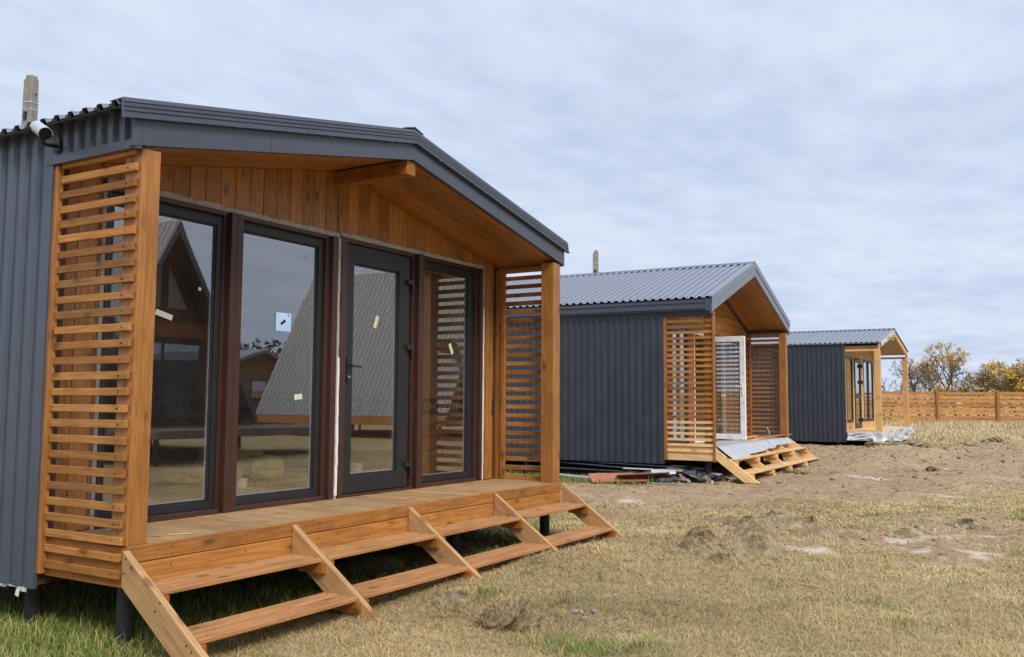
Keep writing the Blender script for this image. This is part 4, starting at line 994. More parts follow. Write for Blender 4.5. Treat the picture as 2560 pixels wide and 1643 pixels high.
for i in range(22):
    x, y = r2.uniform(11.65, 12.35), r2.uniform(.62, 1.65); a = r2.uniform(-.9, .5)+1.9; l = r2.uniform(.25, .6); z = .04+.20*r2.random()
    plank('scrap_strip', G(x, y, z), Vector((x+l*math.cos(a), y+l*math.sin(a), float(ground_z(x, y))+max(.02, z+r2.uniform(-.16, .14)))), r2.uniform(.05, .13), .006, M[r2.choice(['scrap', 'scrap', 'scrap', 'scraplight', 'roofdark'])], 'short bent metal strip tangled in the heap beside the middle cabin front pile', 'scrap', 'metal strips tangled in the scrap heap', roll=r2.uniform(-.7, .7), curl=.015, bevel=0)
mb = MB(); mb.tube((0, -.5, 0), (0, .5, 0), .052, n=16, cap=False)
o = link('cardboard_tube', mb.mesh('cardboard_tube'), M['card'], None, G(12.05, 2.55, .10), solid=.008); o.rotation_euler = (-.03, 0, .52); tag(o, 'pale cardboard tube lying on the scrap under the dark wall', 'tube')

# ================================================================== slatted fence at the back of the field
FH = Vector((math.sin(YAW), math.cos(YAW), 0)); RH = Vector((math.cos(YAW), -math.sin(YAW), 0))
def view_pt(u, D):                           # a ground point D metres out along the camera heading, u = photo column
    p = Vector((CAM.x, CAM.y, 0))+(FH+RH*((u-1280)/2287.5))*D; return p
def fence():
    D = 57.0; sp_ = 3.74; P0 = view_pt(2341, D); d = RH.copy()
    zb = -.30; H = 2.02
    t = empty('fence', (P0.x, P0.y, zb), math.atan2(d.y, d.x)); tag(t, 'long stained wooden fence of spaced horizontal boards across the back of the field', 'fence')
    r2 = random.Random(8); wm = W(FN, 'X', var=.32); wp = W(('fencepost', (.36, .165, .06), (.24, .10, .036)), 'Z', var=.12)
    for k in range(-9, 7):
        x = k*sp_
        mb = MB(); mb.box(x-.085, x+.085, -.10, .02, -.25, H+.07+r2.uniform(-.02, .03)); link('fence_post', mb.mesh('fence_post'), wp, t, bevel=.006)
        mb = MB()
        for i in range(8):
            z = .08+i*.245+r2.uniform(-.015, .015); h = .185+r2.uniform(-.025, .02)
            mb.box(x+.0, x+sp_-.004, .021, .045, z, z+h, rot=(0, r2.uniform(-.004, .004), 0))
        link('board_panel', mb.mesh('board_panel'), wm, t)
fence()

# ================================================================== trees behind the fence
BARK = painted('grey_bark', (.15, .12, .09), .9, .1, .3, scale=6)
BARKD = painted('dark_bark', (.09, .075, .062), .9, .1, .3, scale=6)
def leafmat(key, cols):
    mt, nt, b = newmat(key); geo = N(nt, 'ShaderNodeNewGeometry')
    c = ramp(nt, geo.outputs['Random Per Island'], [(i/(len(cols)-1), q) for i, q in enumerate(cols)]); L(nt, c, b.inputs['Base Color'])
    b.inputs['Roughness'].default_value = .8; b.inputs['Specular IOR Level'].default_value = .15
    return mt
LY = leafmat('yellow_leaves', [(.46, .27, .055), (.56, .36, .08), (.50, .34, .10), (.36, .25, .07)])
LG = leafmat('yellowgreen_leaves', [(.46, .29, .05), (.56, .36, .07), (.38, .27, .06), (.60, .38, .08)])
LT = leafmat('tan_twigs', [(.26, .19, .12), (.34, .24, .14), (.20, .15, .10), (.32, .22, .10)])
def tree(u, D, h, spread, nleaf, leaf, bark, label, seed, lean=0.0, levels=6, name='tree', trunks=1, lsize=.12, fork=.22):
    r2 = random.Random(seed); p = view_pt(u, D); zb = float(ground_z(p.x, p.y, False)); t = empty(name, (p.x, p.y, zb)); tag(t, label, 'tree' if h > 3.4 else 'bush', 'trees and bushes beyond the fence')
    tr = MB(); tw = MB(); tips = []
    def grow(pos, d, ln, rad, lv):
        n = 3 if lv > 2 else 2; q = pos.copy(); dd = d.copy()
        for i in range(n):
            dd = (dd+Vector((r2.uniform(-.16, .16), r2.uniform(-.16, .16), r2.uniform(-.05, .12)))).normalized()
            q2 = q+dd*ln/n; ra = rad*(1-.3*i/n); rb = rad*(1-.3*(i+1)/n)
            (tr if rad > .022 else tw).tube(q, q2, max(ra, .011), max(rb, .009), n=6 if rad > .03 else 3, cap=False); q = q2
            if lv <= 3: tips.append((q.copy(), dd.copy()))
            if lv > 1 and i > 0 and r2.random() < .55:
                a = r2.uniform(0, 2*math.pi); s_ = dd.orthogonal().normalized(); s_.rotate(Matrix.Rotation(a, 3, dd)); grow(q, (dd*.6+s_*.8*spread+Vector((0, 0, .1))).normalized(), ln*r2.uniform(.45, .65), rb*.5, lv-2)
        if lv <= 0: return
        k = 2 if r2.random() < .55 else 3; a0 = r2.uniform(0, 2*math.pi)
        for i in range(k):
            a = a0+i*2*math.pi/k+r2.uniform(-.4, .4); s_ = dd.orthogonal().normalized(); s_.rotate(Matrix.Rotation(a, 3, dd))
            grow(q, (dd+s_*r2.uniform(.35, .8)*spread+Vector((0, 0, .06))).normalized(), ln*r2.uniform(.62, .82), rad*r2.uniform(.55, .7), lv-1)
    for k in range(trunks):
        a = 2*math.pi*k/trunks+.5; s_ = RH*math.cos(a)*(.0 if trunks == 1 else .45*spread)+FH*math.sin(a)*(.0 if trunks == 1 else .3)+RH*lean
        grow(Vector((0, 0, -.1))+s_*.25, (Vector((0, 0, 1))+s_).normalized(), h*fork, .035*h*.55, levels)
    mx = max((v[2] for v in tr.v+tw.v), default=h); k = h/mx
    tr.v = [(a*k, b*k, c*k) for a, b, c in tr.v]; tw.v = [(a*k, b*k, c*k) for a, b, c in tw.v]
    link('trunk', tr.mesh('trunk'), bark, t)
    lf = MB(); r3 = np.random.default_rng(seed)
    if nleaf and tips:
        dens = [fb(q.x*k, q.z*k, .7, seed, 2)+.35*fb(q.y*k, q.z*k, 1.1, seed+2, 2) for q, _ in tips]; th = sorted(dens)[int(len(dens)*.35)]
        tt = [q for q, e in zip(tips, dens) if e > th]
        for i in range(nleaf):
            q, dd = tt[r3.integers(len(tt))]; o = q*k+Vector(r3.normal(0, .13, 3)); a = Vector(r3.normal(0, 1, 3)).normalized(); b = a.orthogonal().normalized(); s_ = lsize*r3.uniform(.5, 1.25)
            lf.add([o-a*s_*.8, o+b*s_*.35, o+a*s_*.8, o-b*s_*.35], [(0, 1, 2, 3)])
    cr = link('crown', tw.mesh('crown'), bark, t)
    if lf.v: link('foliage', lf.mesh('foliage'), leaf, cr)
tree(2216, 70, 3.3, 1.0, 0, LT, BARKD, 'small bare tree framed between the posts of the farthest porch', 21, levels=5, trunks=2)
tree(2306, 74, 5.0, 1.05, 0, LT, BARKD, 'bare dark branched tree left of the tall yellow tree', 22, lean=-.05, levels=6, trunks=2)
tree(2388, 80, 6.7, .80, 4200, LY, BARK, 'tallest yellow willow standing above the fence', 34, lean=-.10, levels=6, fork=.26)
tree(2440, 78, 4.7, 1.2, 1300, LY, BARKD, 'wide leaning willow with nearly bare branches right of the tallest tree', 25, lean=.45, levels=6, trunks=2)
tree(2480, 82, 3.8, 1.2, 900, LY, BARK, 'low leaning tree with tan crown between the tall willow and the golden one', 29, lean=.35, levels=6)
tree(2556, 76, 5.2, 1.2, 5200, LG, BARK, 'dense golden willow at the right edge of the photo', 27, levels=6, trunks=3, lsize=.16)
tree(2640, 78, 5.4, 1.2, 4200, LG, BARK, 'golden willow just beyond the right edge', 31, levels=6, trunks=3)
for i, (u, D, h, nl, lf, lab) in enumerate([(2348, 79, 3.1, 1500, LY, 'orange yellow bush at the left foot of the tallest willow'), (2255, 84, 2.0, 400, LT, 'low brown bush behind the bare trees'), (2200, 86, 2.0, 400, LT, 'low tan bush at the left behind the far porch'), (2410, 84, 2.5, 700, LT, 'tan thicket under the tallest willow'), (2455, 74, 2.1, 700, LY, 'low golden bush under the leaning willow'), (2506, 75, 2.3, 900, LG, 'small bush left of the dense golden willow'), (2330, 90, 2.0, 400, LT, 'thin brown bush behind the dark bare tree')]):
    tree(u, D, h, 1.3, int(nl*1.5), lf, BARK, lab, 60+i, levels=4, name='bush', trunks=3, fork=.3)

# ================================================================== the opposite row, seen mirrored in the glass
def aframe(x, yf, yb, hw, zb, za, label, mat, deck):
    t = empty('a_frame_house', (x, yf, zb-.9)); tag(t, label, 'house', 'A-frame houses mirrored in the glass'); ob = .9
    def pt(n, mb, mat, par=None, **k): return link(n, mb.mesh(n), mat, par or t, (0, 0, 0) if par else (0, 0, ob), **k)
    h = za-zb; ln = yf-yb
    for s in (-1, 1):
        mb = MB(); d = Vector((-s*hw, 0, h)); n = Vector((s*h, 0, hw)).normalized()
        mb.sheet((s*hw, -ln, 0), (0, 1, 0), ln, d, n, .20, .010, 0); pt('roof', mb, mat, solid=.002)
        mb = MB(); nn = n*-.12; a = [Vector((s*hw, .0, 0)), Vector((0, .0, h)), Vector((0, .0, h-.30)), Vector((s*(hw-.14), .0, 0))]
        mb.prism(a, [p+Vector((0, .05, 0)) for p in a]); pt('verge_board', mb, M['trim'])
        mb = MB(); mb.box(min(s*hw, s*(hw-.1)), max(s*hw, s*(hw-.1)), -ln, -.001, -.30, -.005); pt('eave_board', mb, W(ST, 'Y'))
    for y in (-.55, -ln+.3):
        mb = MB(); a = [Vector((-(hw-.16), y, -.28)), Vector((hw-.16, y, -.28)), Vector((hw-.16, y, 0)), Vector((0, y, h-.38)), Vector((-(hw-.16), y, 0))]; mb.prism(a, [p+Vector((0, .06, 0)) for p in a]); g = pt('gable_wall', mb, W(DB, 'X'))
        if y > -1:
            mb = MB(); a = [Vector((-.75, y+.061, 2.85)), Vector((-.12, y+.061, 2.85)), Vector((-.12, y+.061, 3.9))]; mb.prism(a, [p+Vector((0, .02, 0)) for p in a]); a = [Vector((.75, y+.061, 2.85)), Vector((.12, y+.061, 2.85)), Vector((.12, y+.061, 3.9))]; w_ = pt('window', mb, M['concrete'])
            mb = MB(); mb.prism(a, [p+Vector((0, .02, 0)) for p in a]); pt('window', mb, M['concrete'])
            mb = MB(); mb.box(-1.2, 1.2, y+.061, y+.09, .0, 2.05); dd = pt('door', mb, M['anth'])
            mb = MB(); mb.box(-1.1, -.05, y+.091, y+.10, .1, 1.95); mb.box(.05, 1.1, y+.091, y+.10, .1, 1.95); pt('pane', mb, M['glass'], dd)
            mb = MB(); mb.box(-(hw-.3), hw-.3, y+.061, y+.085, 2.12, 2.5); pt('lintel_board', mb, W(RB, 'X'))
    mb = MB(); mb.box(-hw+.2, hw-.2, -ln+.3, .0, -.3, -.1); pt('floor', mb, W(DB, 'X'))
    if deck:
        mb = MB(); mb.box(-hw+.3, hw+.6, .06, 2.6, -.28, -.10); pt('deck', mb, W(GW, 'X'), bevel=.01)
        for x_ in (-hw+.5, 0, hw+.3): mb = MB(); mb.tube((x_, 2.3, -.9), (x_, 2.3, -.281), .06, n=8); pt('pile', mb, M['pile'])
    for x_ in (-hw+.4, hw-.4):
        for y in (-.5, -ln/2, -ln+.5): mb = MB(); mb.tube((x_, y, -.95), (x_, y, -.301), .06, n=8); pt('pile', mb, M['pile'])
aframe(11.5, -12.2, -20, 2.75, .32, 5.35, 'dark A-frame house whose gable is mirrored in the left pane', M['scrap'], True)
aframe(23.6, -10.6, -19.2, 2.85, .36, 5.75, 'grey A-frame house whose sheet roof is mirrored in the door glass', M['scrap'], False)
def far_cabin():
    x, y = 28.6, -27.3; t = empty('wooden_cabin', (x, y, -.6)); tag(t, 'brown plank cabin with a small window mirrored in the second pane', 'cabin')
    mb = MB(); a = [Vector((-2.6, 0, .3)), Vector((2.6, 0, .3)), Vector((2.6, 0, 3.0)), Vector((0, 0, 3.8)), Vector((-2.6, 0, 3.0))]; mb.prism(a, [p+Vector((0, -7, 0)) for p in a]); wl = link('wall', mb.mesh('wall'), W(('cabinbrown', (.20, .085, .035), (.12, .05, .02)), 'X'), t)
    for s in (-1, 1):
        mb = MB(); a = [Vector((s*3.0, .4, 2.92)), Vector((0, .4, 3.84)), Vector((0, .4, 3.98)), Vector((s*3.0, .4, 3.06))]; mb.prism(a, [p+Vector((0, -7.8, 0)) for p in a]); link('roof', mb.mesh('roof'), M['roof'], t)
    mb = MB(); frame(mb, -.6, .6, 1.5, 2.5, .005, .06, .09); wf = link('window', mb.mesh('window'), M['anth'], t)
    mb = MB(); mb.box(-.51, .51, .006, .02, 1.59, 2.41); link('pane', mb.mesh('pane'), M['glass'], wf)
    for x_ in (-2.4, 2.4): mb = MB(); mb.tube((x_, -.2, -.2), (x_, -.2, .301), .08, n=8); link('pile', mb.mesh('pile'), M['pile'], t)
far_cabin()
def forest():
    r = np.random.default_rng(5); vs = []; fs = []
    n = 420
    for i in range(n):
        x = r.uniform(-60, 260); y = -118-r.random()**1.5*45; zb = float(ground_z(x, y, False)); h = r.uniform(5.5, 10); wd = r.uniform(1.2, 2.6)
        base = len(vs)
        vs += [(x-.15, y, zb), (x+.15, y, zb), (x, y+.15, zb), (x, y, zb+h)]; fs += [(base, base+1, base+3), (base+1, base+2, base+3), (base+2, base, base+3)]
        for k in range(46):
            t = r.uniform(.25, 1); rr = wd*math.sqrt(max(.05, 1-abs(t-.55)/.5))*r.random()**.5; a = r.uniform(0, 6.28)
            c = np.array([x+rr*math.cos(a), y+rr*math.sin(a), zb+t*h]); e = r.normal(0, .42, (3, 3)); b = len(vs)
            vs += [tuple(c+e[0]), tuple(c+e[1]), tuple(c+e[2])]; fs.append((b, b+1, b+2))
    me = bpy.data.meshes.new('forest'); me.from_pydata(vs, [], fs)
    tag(link('forest', me, leafmat('forest_leaves', [(.065, .055, .035), (.10, .075, .045), (.045, .05, .028), (.085, .07, .05)])), 'distant wooded hillside mirrored in the panes', 'forest', kind='stuff')
forest()

# ================================================================== clods and stones on the field
def clod_mat():
    mt, nt, b = newmat('turf_clod'); tc = N(nt, 'ShaderNodeTexCoord'); n2 = noise(nt, tc.outputs['Object'], 14, 6, .7); n1 = noise(nt, tc.outputs['Object'], 4, 3, .6)
    c = mixc(nt, ramp(nt, n1, [(.42, 0.0), (.58, 1.0)]), ramp(nt, n2, [(.3, (.13, .093, .058)), (.65, (.36, .27, .175))]), ramp(nt, n2, [(.3, (.20, .155, .085)), (.65, (.46, .37, .22))]))
    L(nt, c, b.inputs['Base Color']); b.inputs['Roughness'].default_value = .95; b.inputs['Specular IOR Level'].default_value = .1; bump(nt, b, n2, 1.0, .05); return mt
CM = clod_mat(); gc = 'turf clods on the field'
CL = [(5.95, -1.40, .20, .13, .12, 'dark turf clod at the left of the torn-up turf'), (5.75, -1.52, .12, .10, .09, 'small dark clod touching the left turf clod'), (6.85, -1.60, .10, .09, .13, 'upright little clod between the turf ridges'),
      (7.25, -1.85, .50, .28, .10, 'broad rounded turf hump at the back of the torn-up turf'), (7.0, -2.3, .50, .20, .09, 'long turf slab with dark torn right edge'), (6.35, -1.85, .30, .20, .10, 'grassy turf hump in the middle of the torn-up turf'),
      (5.70, -2.05, .20, .34, .075, 'flat turf slab at the near edge of the torn-up turf'), (4.90, -2.0, .13, .11, .07, 'lone small clod on the lawn in front of the torn-up turf'), (5.30, -1.58, .16, .12, .055, 'flat brown clod left of the grassy hump'), (7.55, -1.20, .22, .18, .07, 'brown clod behind the torn-up turf'), (7.7, -.95, .16, .12, .05, 'reddish flat clod farthest behind the torn-up turf'),
      (1.78, -1.55, .17, .16, .13, 'round ball of dry grass roots on the near lawn'), (7.6, -3.15, .26, .14, .045, 'low dirt heap on the white salty patch'), (8.5, -3.72, .22, .12, .045, 'clod beside the salty patch at the right'), (5.0, -.35, .22, .10, .05, 'low turf bump beside the last stringer'),
      (12.05, .72, .17, .15, .12, 'largest earth clod in front of the scrap heap'), (12.3, .50, .13, .11, .08, 'earth clod right of the largest one by the scrap'), (11.7, .95, .14, .12, .09, 'earth clod left of the largest one by the scrap'),
      (21.3, -.95, .42, .30, .13, 'cloddy top of the bare dirt mound'), (20.6, -.75, .35, .22, .09, 'left shoulder clod of the bare dirt mound'), (21.9, -1.45, .35, .25, .09, 'right shoulder clod of the bare dirt mound'), (24.9, -2.4, .22, .16, .10, 'dark clod right of the far dirt mound'), (27.6, -2.9, .22, .18, .10, 'clod at the edge of the dry grass before the fence'),
      (14.2, -.35, .20, .16, .06, 'dark damp patch of clods before the pine steps'), (16.2, -2.5, .14, .12, .07, 'small clod alone on the bare dirt at the right'), (11.5, 2.05, .12, .1, .07, 'small clod at the edge of the red brown board'), (2.05, -.95, .13, .10, .06, 'flattened clod on the lawn before the second stringer'), (4.05, .30, .28, .2, .045, 'earth heap under the steps behind the third bay'), (2.9, .45, .24, .2, .05, 'dry turf heap under the steps behind the second bay')]
TURF = []
def mound(x, y, rx, ry, h, rot, seed, lab):
    na, nr = 56, 22; A, Rr = np.meshgrid(np.linspace(0, 2*np.pi, na, endpoint=False), np.linspace(.02, 1, nr)); c, s_ = math.cos(rot), math.sin(rot)
    edge = 1+.45*(fbm(np.cos(A)*1.3+seed, np.sin(A)*1.3, 1.4, 3, seed)-.5)*2
    lx = np.cos(A)*Rr*rx*edge; ly = np.sin(A)*Rr*ry*edge; X = x+lx*c-ly*s_; Y = y+lx*s_+ly*c
    cr = np.abs(fbm(X, Y, 6.0, 3, seed+1)-.5)*2; Z = h*((1-Rr**2.2)**.8*(.45+1.1*fbm(X, Y, 4.5, 3, seed+2))-.55*np.exp(-(cr/.10)**2)*(1-Rr))+(fbm(X, Y, 22, 3, seed+3)-.5)*.035*(1-Rr**3)
    z0 = float(ground_z(x, y)); co = np.stack([X-x, Y-y, ground_z(X, Y)+Z-z0-.025*Rr**6], -1).reshape(-1, 3)
    i_ = np.arange(nr-1)[:, None]; j = np.arange(na)[None, :]; j2 = (j+1) % na; q_ = np.stack([i_*na+j, (i_+1)*na+j, (i_+1)*na+j2, i_*na+j2], -1).reshape(-1, 4)
    me = bpy.data.meshes.new('turf_clod'); me.from_pydata(co.tolist(), [], [tuple(range(na))]+q_.tolist()); me.update()
    o = link('turf_clod', me, CM, None, (x, y, z0)); return tag(o, lab, 'clod', gc)
for i, (x, y, rx, ry, rz, lab) in enumerate(CL):
    if x < 9 and abs(x-1.78) > .01:
        TURF.append(mound(x, y, rx*1.25, ry*1.35, rz*1.25, i*1.3, 100+i, lab)); continue
    TURF.append(lump('turf_clod', (x, y, float(ground_z(x, y))+rz*.15), rx, ry, rz, 100+i, CM, lab, 'clod', gc, .60, 5, .1, i*1.3))
for i, (x, y, r_, lab) in enumerate([(2.28, -1.78, .035, 'pale stone nearest the steps of three stones on the lawn'), (2.36, -1.88, .028, 'middle pale stone of three on the lawn'), (2.18, -1.90, .030, 'pale stone nearest the camera of three on the lawn')]):
    lump('stone', (x, y, float(ground_z(x, y))+.02), r_*1.1, r_*.7, r_*.35, 150+i, M['concrete'], lab, 'stone', 'stones on the lawn', .4, 2, .4, i)

# ================================================================== grass
def grass_mat():
    mt, nt, b = newmat('grass_blades'); a = N(nt, 'ShaderNodeAttribute', attribute_name='tint'); L(nt, a.outputs['Color'], b.inputs['Base Color'])
    b.inputs['Roughness'].default_value = .7; b.inputs['Specular IOR Level'].default_value = .2; return mt
GM = grass_mat()
def blades(name, x, y, ln, wd, lean, cols, label, bend=.5, z=None, parent=None):
    n = len(x); r = RNG; z = ground_z(x, y)-.006 if z is None else z
    az = r.uniform(0, 2*np.pi, n); dx, dy = np.cos(az), np.sin(az); sx, sy = -dy, dx
    l1 = ln*.5; a1 = lean*(1-bend*.5); a2 = np.minimum(lean*(1+bend*.5), 1.62)
    m_ = np.stack([x+dx*np.sin(a1)*l1, y+dy*np.sin(a1)*l1, z+np.cos(a1)*l1], -1)
    t_ = m_+np.stack([dx*np.sin(a2)*l1, dy*np.sin(a2)*l1, np.cos(a2)*l1], -1)
    b0 = np.stack([x, y, z], -1); s3 = np.stack([sx*wd, sy*wd, np.zeros(n)], -1)
    co = np.stack([b0-s3*.5, b0+s3*.5, m_+s3*.42, m_-s3*.42, t_], 1).reshape(-1, 3)
    base = np.arange(n)[:, None]*5
    li = np.concatenate([base+np.array([[0, 1, 2, 3]]), base+np.array([[3, 2, 4]])], 1).ravel()
    me = bpy.data.meshes.new(name); me.vertices.add(n*5); me.vertices.foreach_set('co', co.ravel())
    me.loops.add(n*7); me.loops.foreach_set('vertex_index', li.astype(np.int32)); me.polygons.add(n*2)
    st = (np.arange(n)[:, None]*7+np.array([[0, 4]])).ravel(); me.polygons.foreach_set('loop_start', st.astype(np.int32)); me.update(calc_edges=True)
    ca_ = me.color_attributes.new('tint', 'FLOAT_COLOR', 'POINT'); cc = np.ones((n, 5, 4)); cc[:, :, :3] = cols[:, None, :]; ca_.data.foreach_set('color', cc.ravel().astype(np.float32))
    o = link(name, me, GM)
    if parent is not None:
        o.parent = parent; o.matrix_parent_inverse = (Matrix.Translation(parent.location) @ parent.rotation_euler.to_matrix().to_4x4()).inverted(); return tag(o, kind='stuff')
    return tag(o, label, 'grass', kind='stuff')
def scatter(r0, r1, n, half=44):
    a = YAW+np.radians(RNG.uniform(-half, half, n)); rr = np.sqrt(RNG.uniform(r0*r0, r1*r1, n)); return CAM.x+np.sin(a)*rr, CAM.y+np.cos(a)*rr, rr
def tints(x, y, g):
    n = len(x); dry = np.array([[.51, .37, .18], [.46, .33, .155], [.56, .43, .23], [.36, .25, .12], [.48, .36, .17]])[RNG.integers(0, 5, n)]
    gr = np.array([[.135, .19, .03], [.19, .235, .05], [.28, .29, .085], [.10, .15, .025]])[RNG.integers(0, 4, n)]
    k = (RNG.random(n) < np.clip(g*1.0+.04+.16*sst(.45, .7, fbm(x, y, .6, 3, 72)), 0, .9))[:, None]; c = np.where(k, gr, dry)
    pt_ = .50+.62*fbm(x, y, 1.1, 3, 70)[:, None]+.40*fbm(x, y, .35, 3, 71)[:, None]
    return c*pt_*RNG.uniform(.86, 1.1, (n, 1))
def under(x, y):                              # footprints of the three cabins: no light, no grass
    return ((x > .3) & (x < 5.3) & (y > 1.4) & (y < 7)) | ((x > 12.3) & (x < 17.4) & (y > 1.0) & (y < 7.6)) | ((x > 24.5) & (x < 29.8) & (y > -.1) & (y < 6.8))
def field(name, r0, r1, n, ls, wd, label, lean=(1.15, 1.57)):
    x, y, rr = scatter(r0, r1, n); d = m_dirt(x, y); s = m_salt(x, y); g = m_green(x, y)
    th = fbm(x, y, 2.6, 3, 77)
    keep = (RNG.random(n) > np.clip(d*1.02+s*.85, 0, .985)) & ~under(x, y) & (RNG.random(n) < .45+.9*th)
    x, y, rr, g = x[keep], y[keep], rr[keep], g[keep]; n = len(x)
    lush = (RNG.random(n) < g)
    ln = RNG.uniform(ls[0], ls[1], n)*np.where(lush, 1.15, 1.0); le = RNG.uniform(lean[0], lean[1], n)-np.where(lush, .35, 0)
    return blades(name, x, y, ln, wd*rr*RNG.uniform(.7, 1.3, n), le, tints(x, y, g), label)
field('dry_grass', 1.6, 7.0, 260000, (.045, .12), .00042, 'short matted dry grass of the near lawn')
field('dry_grass', 7.0, 14.0, 280000, (.05, .13), .00046, 'short dry grass of the lawn before the torn-up turf')
field('dry_grass', 14.0, 30.0, 130000, (.06, .14), .0006, 'sparse dry grass round the middle and far cabins')
# lush tall grass by the left corner of the nearest cabin and along its steps
n = 15000; x = RNG.uniform(-2.2, 1.6, n); y = RNG.uniform(-.25, 3.2, n); g = m_green(x, y); k = RNG.random(n) < g*1.2*np.where(x < .6, 1, .5); x, y, g = x[k], y[k], g[k]
blades('green_grass', x, y, RNG.uniform(.07, .19, len(x)), RNG.uniform(.0028, .005, len(x)), RNG.uniform(.35, 1.25, len(x)), tints(x, y, np.clip(.35+.5*g, 0, .85)), 'long green grass round the left piles of the nearest cabin', .9)
n = 9000; x = RNG.uniform(10.3, 12.4, n); y = RNG.uniform(.9, 5.2, n); g = m_green(x, y); k = RNG.random(n) < g; x, y = x[k], y[k]
blades('green_grass', x, y, RNG.uniform(.06, .17, len(x)), RNG.uniform(.006, .010, len(x)), RNG.uniform(.2, 1.0, len(x)), tints(x, y, np.full(len(x), .9)), 'green grass strip along the scrap under the middle cabin', .7)
# tall pale grass before and beyond the fence
n = 60000; a = YAW+np.radians(RNG.uniform(12, 42, n)); rr = RNG.uniform(29, 66, n); x = CAM.x+np.sin(a)*rr; y = CAM.y+np.cos(a)*rr; th = fbm(x, y, .35, 3, 91); k = (RNG.random(n) < sst(.35, .65, th)*sst(28, 40, rr)+.15) & (m_dirt(x, y) < .4); x, y, rr = x[k], y[k], rr[k]
hh = RNG.uniform(.12, .32, len(x))*(.5+.7*sst(44, 58, rr))
c_ = np.array([[.60, .48, .28], [.50, .39, .22], [.66, .56, .36], [.54, .44, .25], [.42, .37, .18]])[RNG.integers(0, 5, len(x))]*RNG.uniform(.75, 1.1, (len(x), 1))
blades('tall_dry_grass', x, y, hh, RNG.uniform(.018, .03, len(x)), RNG.uniform(.1, .9, len(x)), c_, 'tall pale dry grass in front of the far fence', .6)

# dry grass still growing on the clods of the lawn
for o in TURF:
    if o.location.x > 9: continue
    mw = Matrix.Translation(o.location) @ o.rotation_euler.to_matrix().to_4x4()
    P = [(mw @ v.co, (mw.to_3x3() @ v.normal).z) for v in o.data.vertices]
    ball = abs(o.location.x-1.78) < .01
    P = [p for p, nz in P if nz > (-.2 if ball else .15)]
    if not P: continue
    n = 2600 if ball else 1700
    idx = RNG.integers(0, len(P), n); A = np.array([tuple(p) for p in P])[idx]+RNG.normal(0, .006, (n, 3))
    k = fbm(A[:, 0], A[:, 1], 7, 3, 33) > (.2 if ball else .44); A = A[k]; n = len(A)
    if n < 5: continue
    blades('dry_turf', A[:, 0], A[:, 1], RNG.uniform(.03, .085, n), np.full(n, .0032), RNG.uniform(.8, 1.6, n), tints(A[:, 0], A[:, 1], np.zeros(n)), None, .5, A[:, 2]-.004, o)
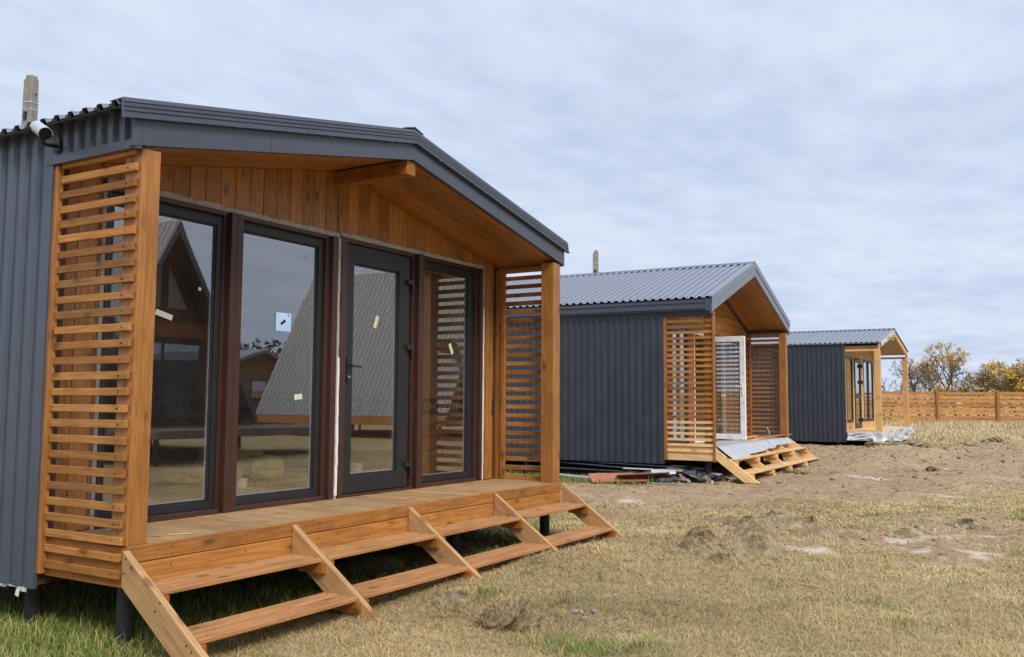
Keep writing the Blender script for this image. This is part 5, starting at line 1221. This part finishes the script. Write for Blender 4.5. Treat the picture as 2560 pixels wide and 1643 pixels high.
# crumbs of earth and bits of straw over the bare dirt
def crumbs():
    n = 42000; cl = [(q[0], q[1]) for q in CL]; a = YAW+np.radians(RNG.uniform(-30, 44, n)); rr = np.sqrt(RNG.uniform(9*9, 31*31, n)); x = CAM.x+np.sin(a)*rr; y = CAM.y+np.cos(a)*rr
    k = (RNG.random(n) < m_dirt(x, y)*(.25+1.3*(fbm(x, y, .9, 4, 55)-.2))) & ~under(x, y); x, y, rr = x[k], y[k], rr[k]; n = len(x)
    ci = RNG.integers(0, len(cl), 5000); ex = np.array(cl)[ci]+RNG.normal(0, .30, (5000, 2)); x = np.concatenate([x, ex[:, 0]]); y = np.concatenate([y, ex[:, 1]]); rr = np.hypot(x-CAM.x, y-CAM.y); n = len(x)
    s = RNG.uniform(.004, .016, n)*(1+(RNG.random(n) < .04)*2.2)*(rr/16)**.5; z = ground_z(x, y)
    base = np.array([[1, 0, 0], [0, 1, 0], [-1, 0, 0], [0, -1, 0], [0, 0, .8], [0, 0, -.8]], float)
    th = RNG.uniform(0, 6.28, n); c, q = np.cos(th)[:, None], np.sin(th)[:, None]
    J = base[None]*RNG.uniform(.55, 1.45, (n, 6, 3)); X = J[:, :, 0]*c-J[:, :, 1]*q; Y = J[:, :, 0]*q+J[:, :, 1]*c
    co = np.stack([x[:, None]+X*s[:, None], y[:, None]+Y*s[:, None], z[:, None]+(J[:, :, 2]+.25)*s[:, None]], -1).reshape(-1, 3)
    f = np.array([[0, 1, 4], [1, 2, 4], [2, 3, 4], [3, 0, 4], [1, 0, 5], [2, 1, 5], [3, 2, 5], [0, 3, 5]]); F = (np.arange(n)[:, None, None]*6+f[None]).reshape(-1)
    me = bpy.data.meshes.new('earth_crumbs'); me.vertices.add(len(co)); me.vertices.foreach_set('co', co.ravel()); me.loops.add(len(F)); me.loops.foreach_set('vertex_index', F.astype(np.int32)); me.polygons.add(n*8); me.polygons.foreach_set('loop_start', (np.arange(n*8)*3).astype(np.int32)); me.update(calc_edges=True)
    tag(link('earth_crumbs', me, leafmat('earth_crumb', [(.16, .11, .065), (.30, .215, .135), (.22, .155, .09), (.42, .34, .25), (.10, .075, .05)])), 'loose earth crumbs over the bare dirt yard', 'earth', kind='stuff')
crumbs()
n = 30000; x, y, rr = scatter(9, 32, n); k = (RNG.random(n) < m_dirt(x, y)*.7*(fbm(x, y, 1.1, 3, 58) > .42)) & ~under(x, y); x, y, rr = x[k], y[k], rr[k]; n = len(x)
blades('straw_bits', x, y, RNG.uniform(.05, .18, n), .0008*rr, RNG.uniform(1.35, 1.6, n), tints(x, y, np.zeros(n)), 'straw bits lying on the bare dirt yard', .2)

# taller dead tufts and stalks standing out of the matted lawn
nt_ = 520; tx, ty, tr = scatter(2.2, 15, nt_); k = m_dirt(tx, ty) < .75; tx, ty = tx[k], ty[k]; ci = RNG.integers(0, len(tx), len(tx)*13)
x = tx[ci]+RNG.normal(0, .035, len(ci)); y = ty[ci]+RNG.normal(0, .035, len(ci)); k = ~under(x, y); x, y, ci = x[k], y[k], ci[k]; gs_ = (RNG.random(len(tx)) < .22)[ci]*.8
blades('dead_tufts', x, y, RNG.uniform(.06, .17, len(x)), RNG.uniform(.002, .004, len(x)), RNG.uniform(.3, 1.25, len(x)), tints(x, y, gs_), 'taller dead tufts and stalks standing in the matted lawn', .7)
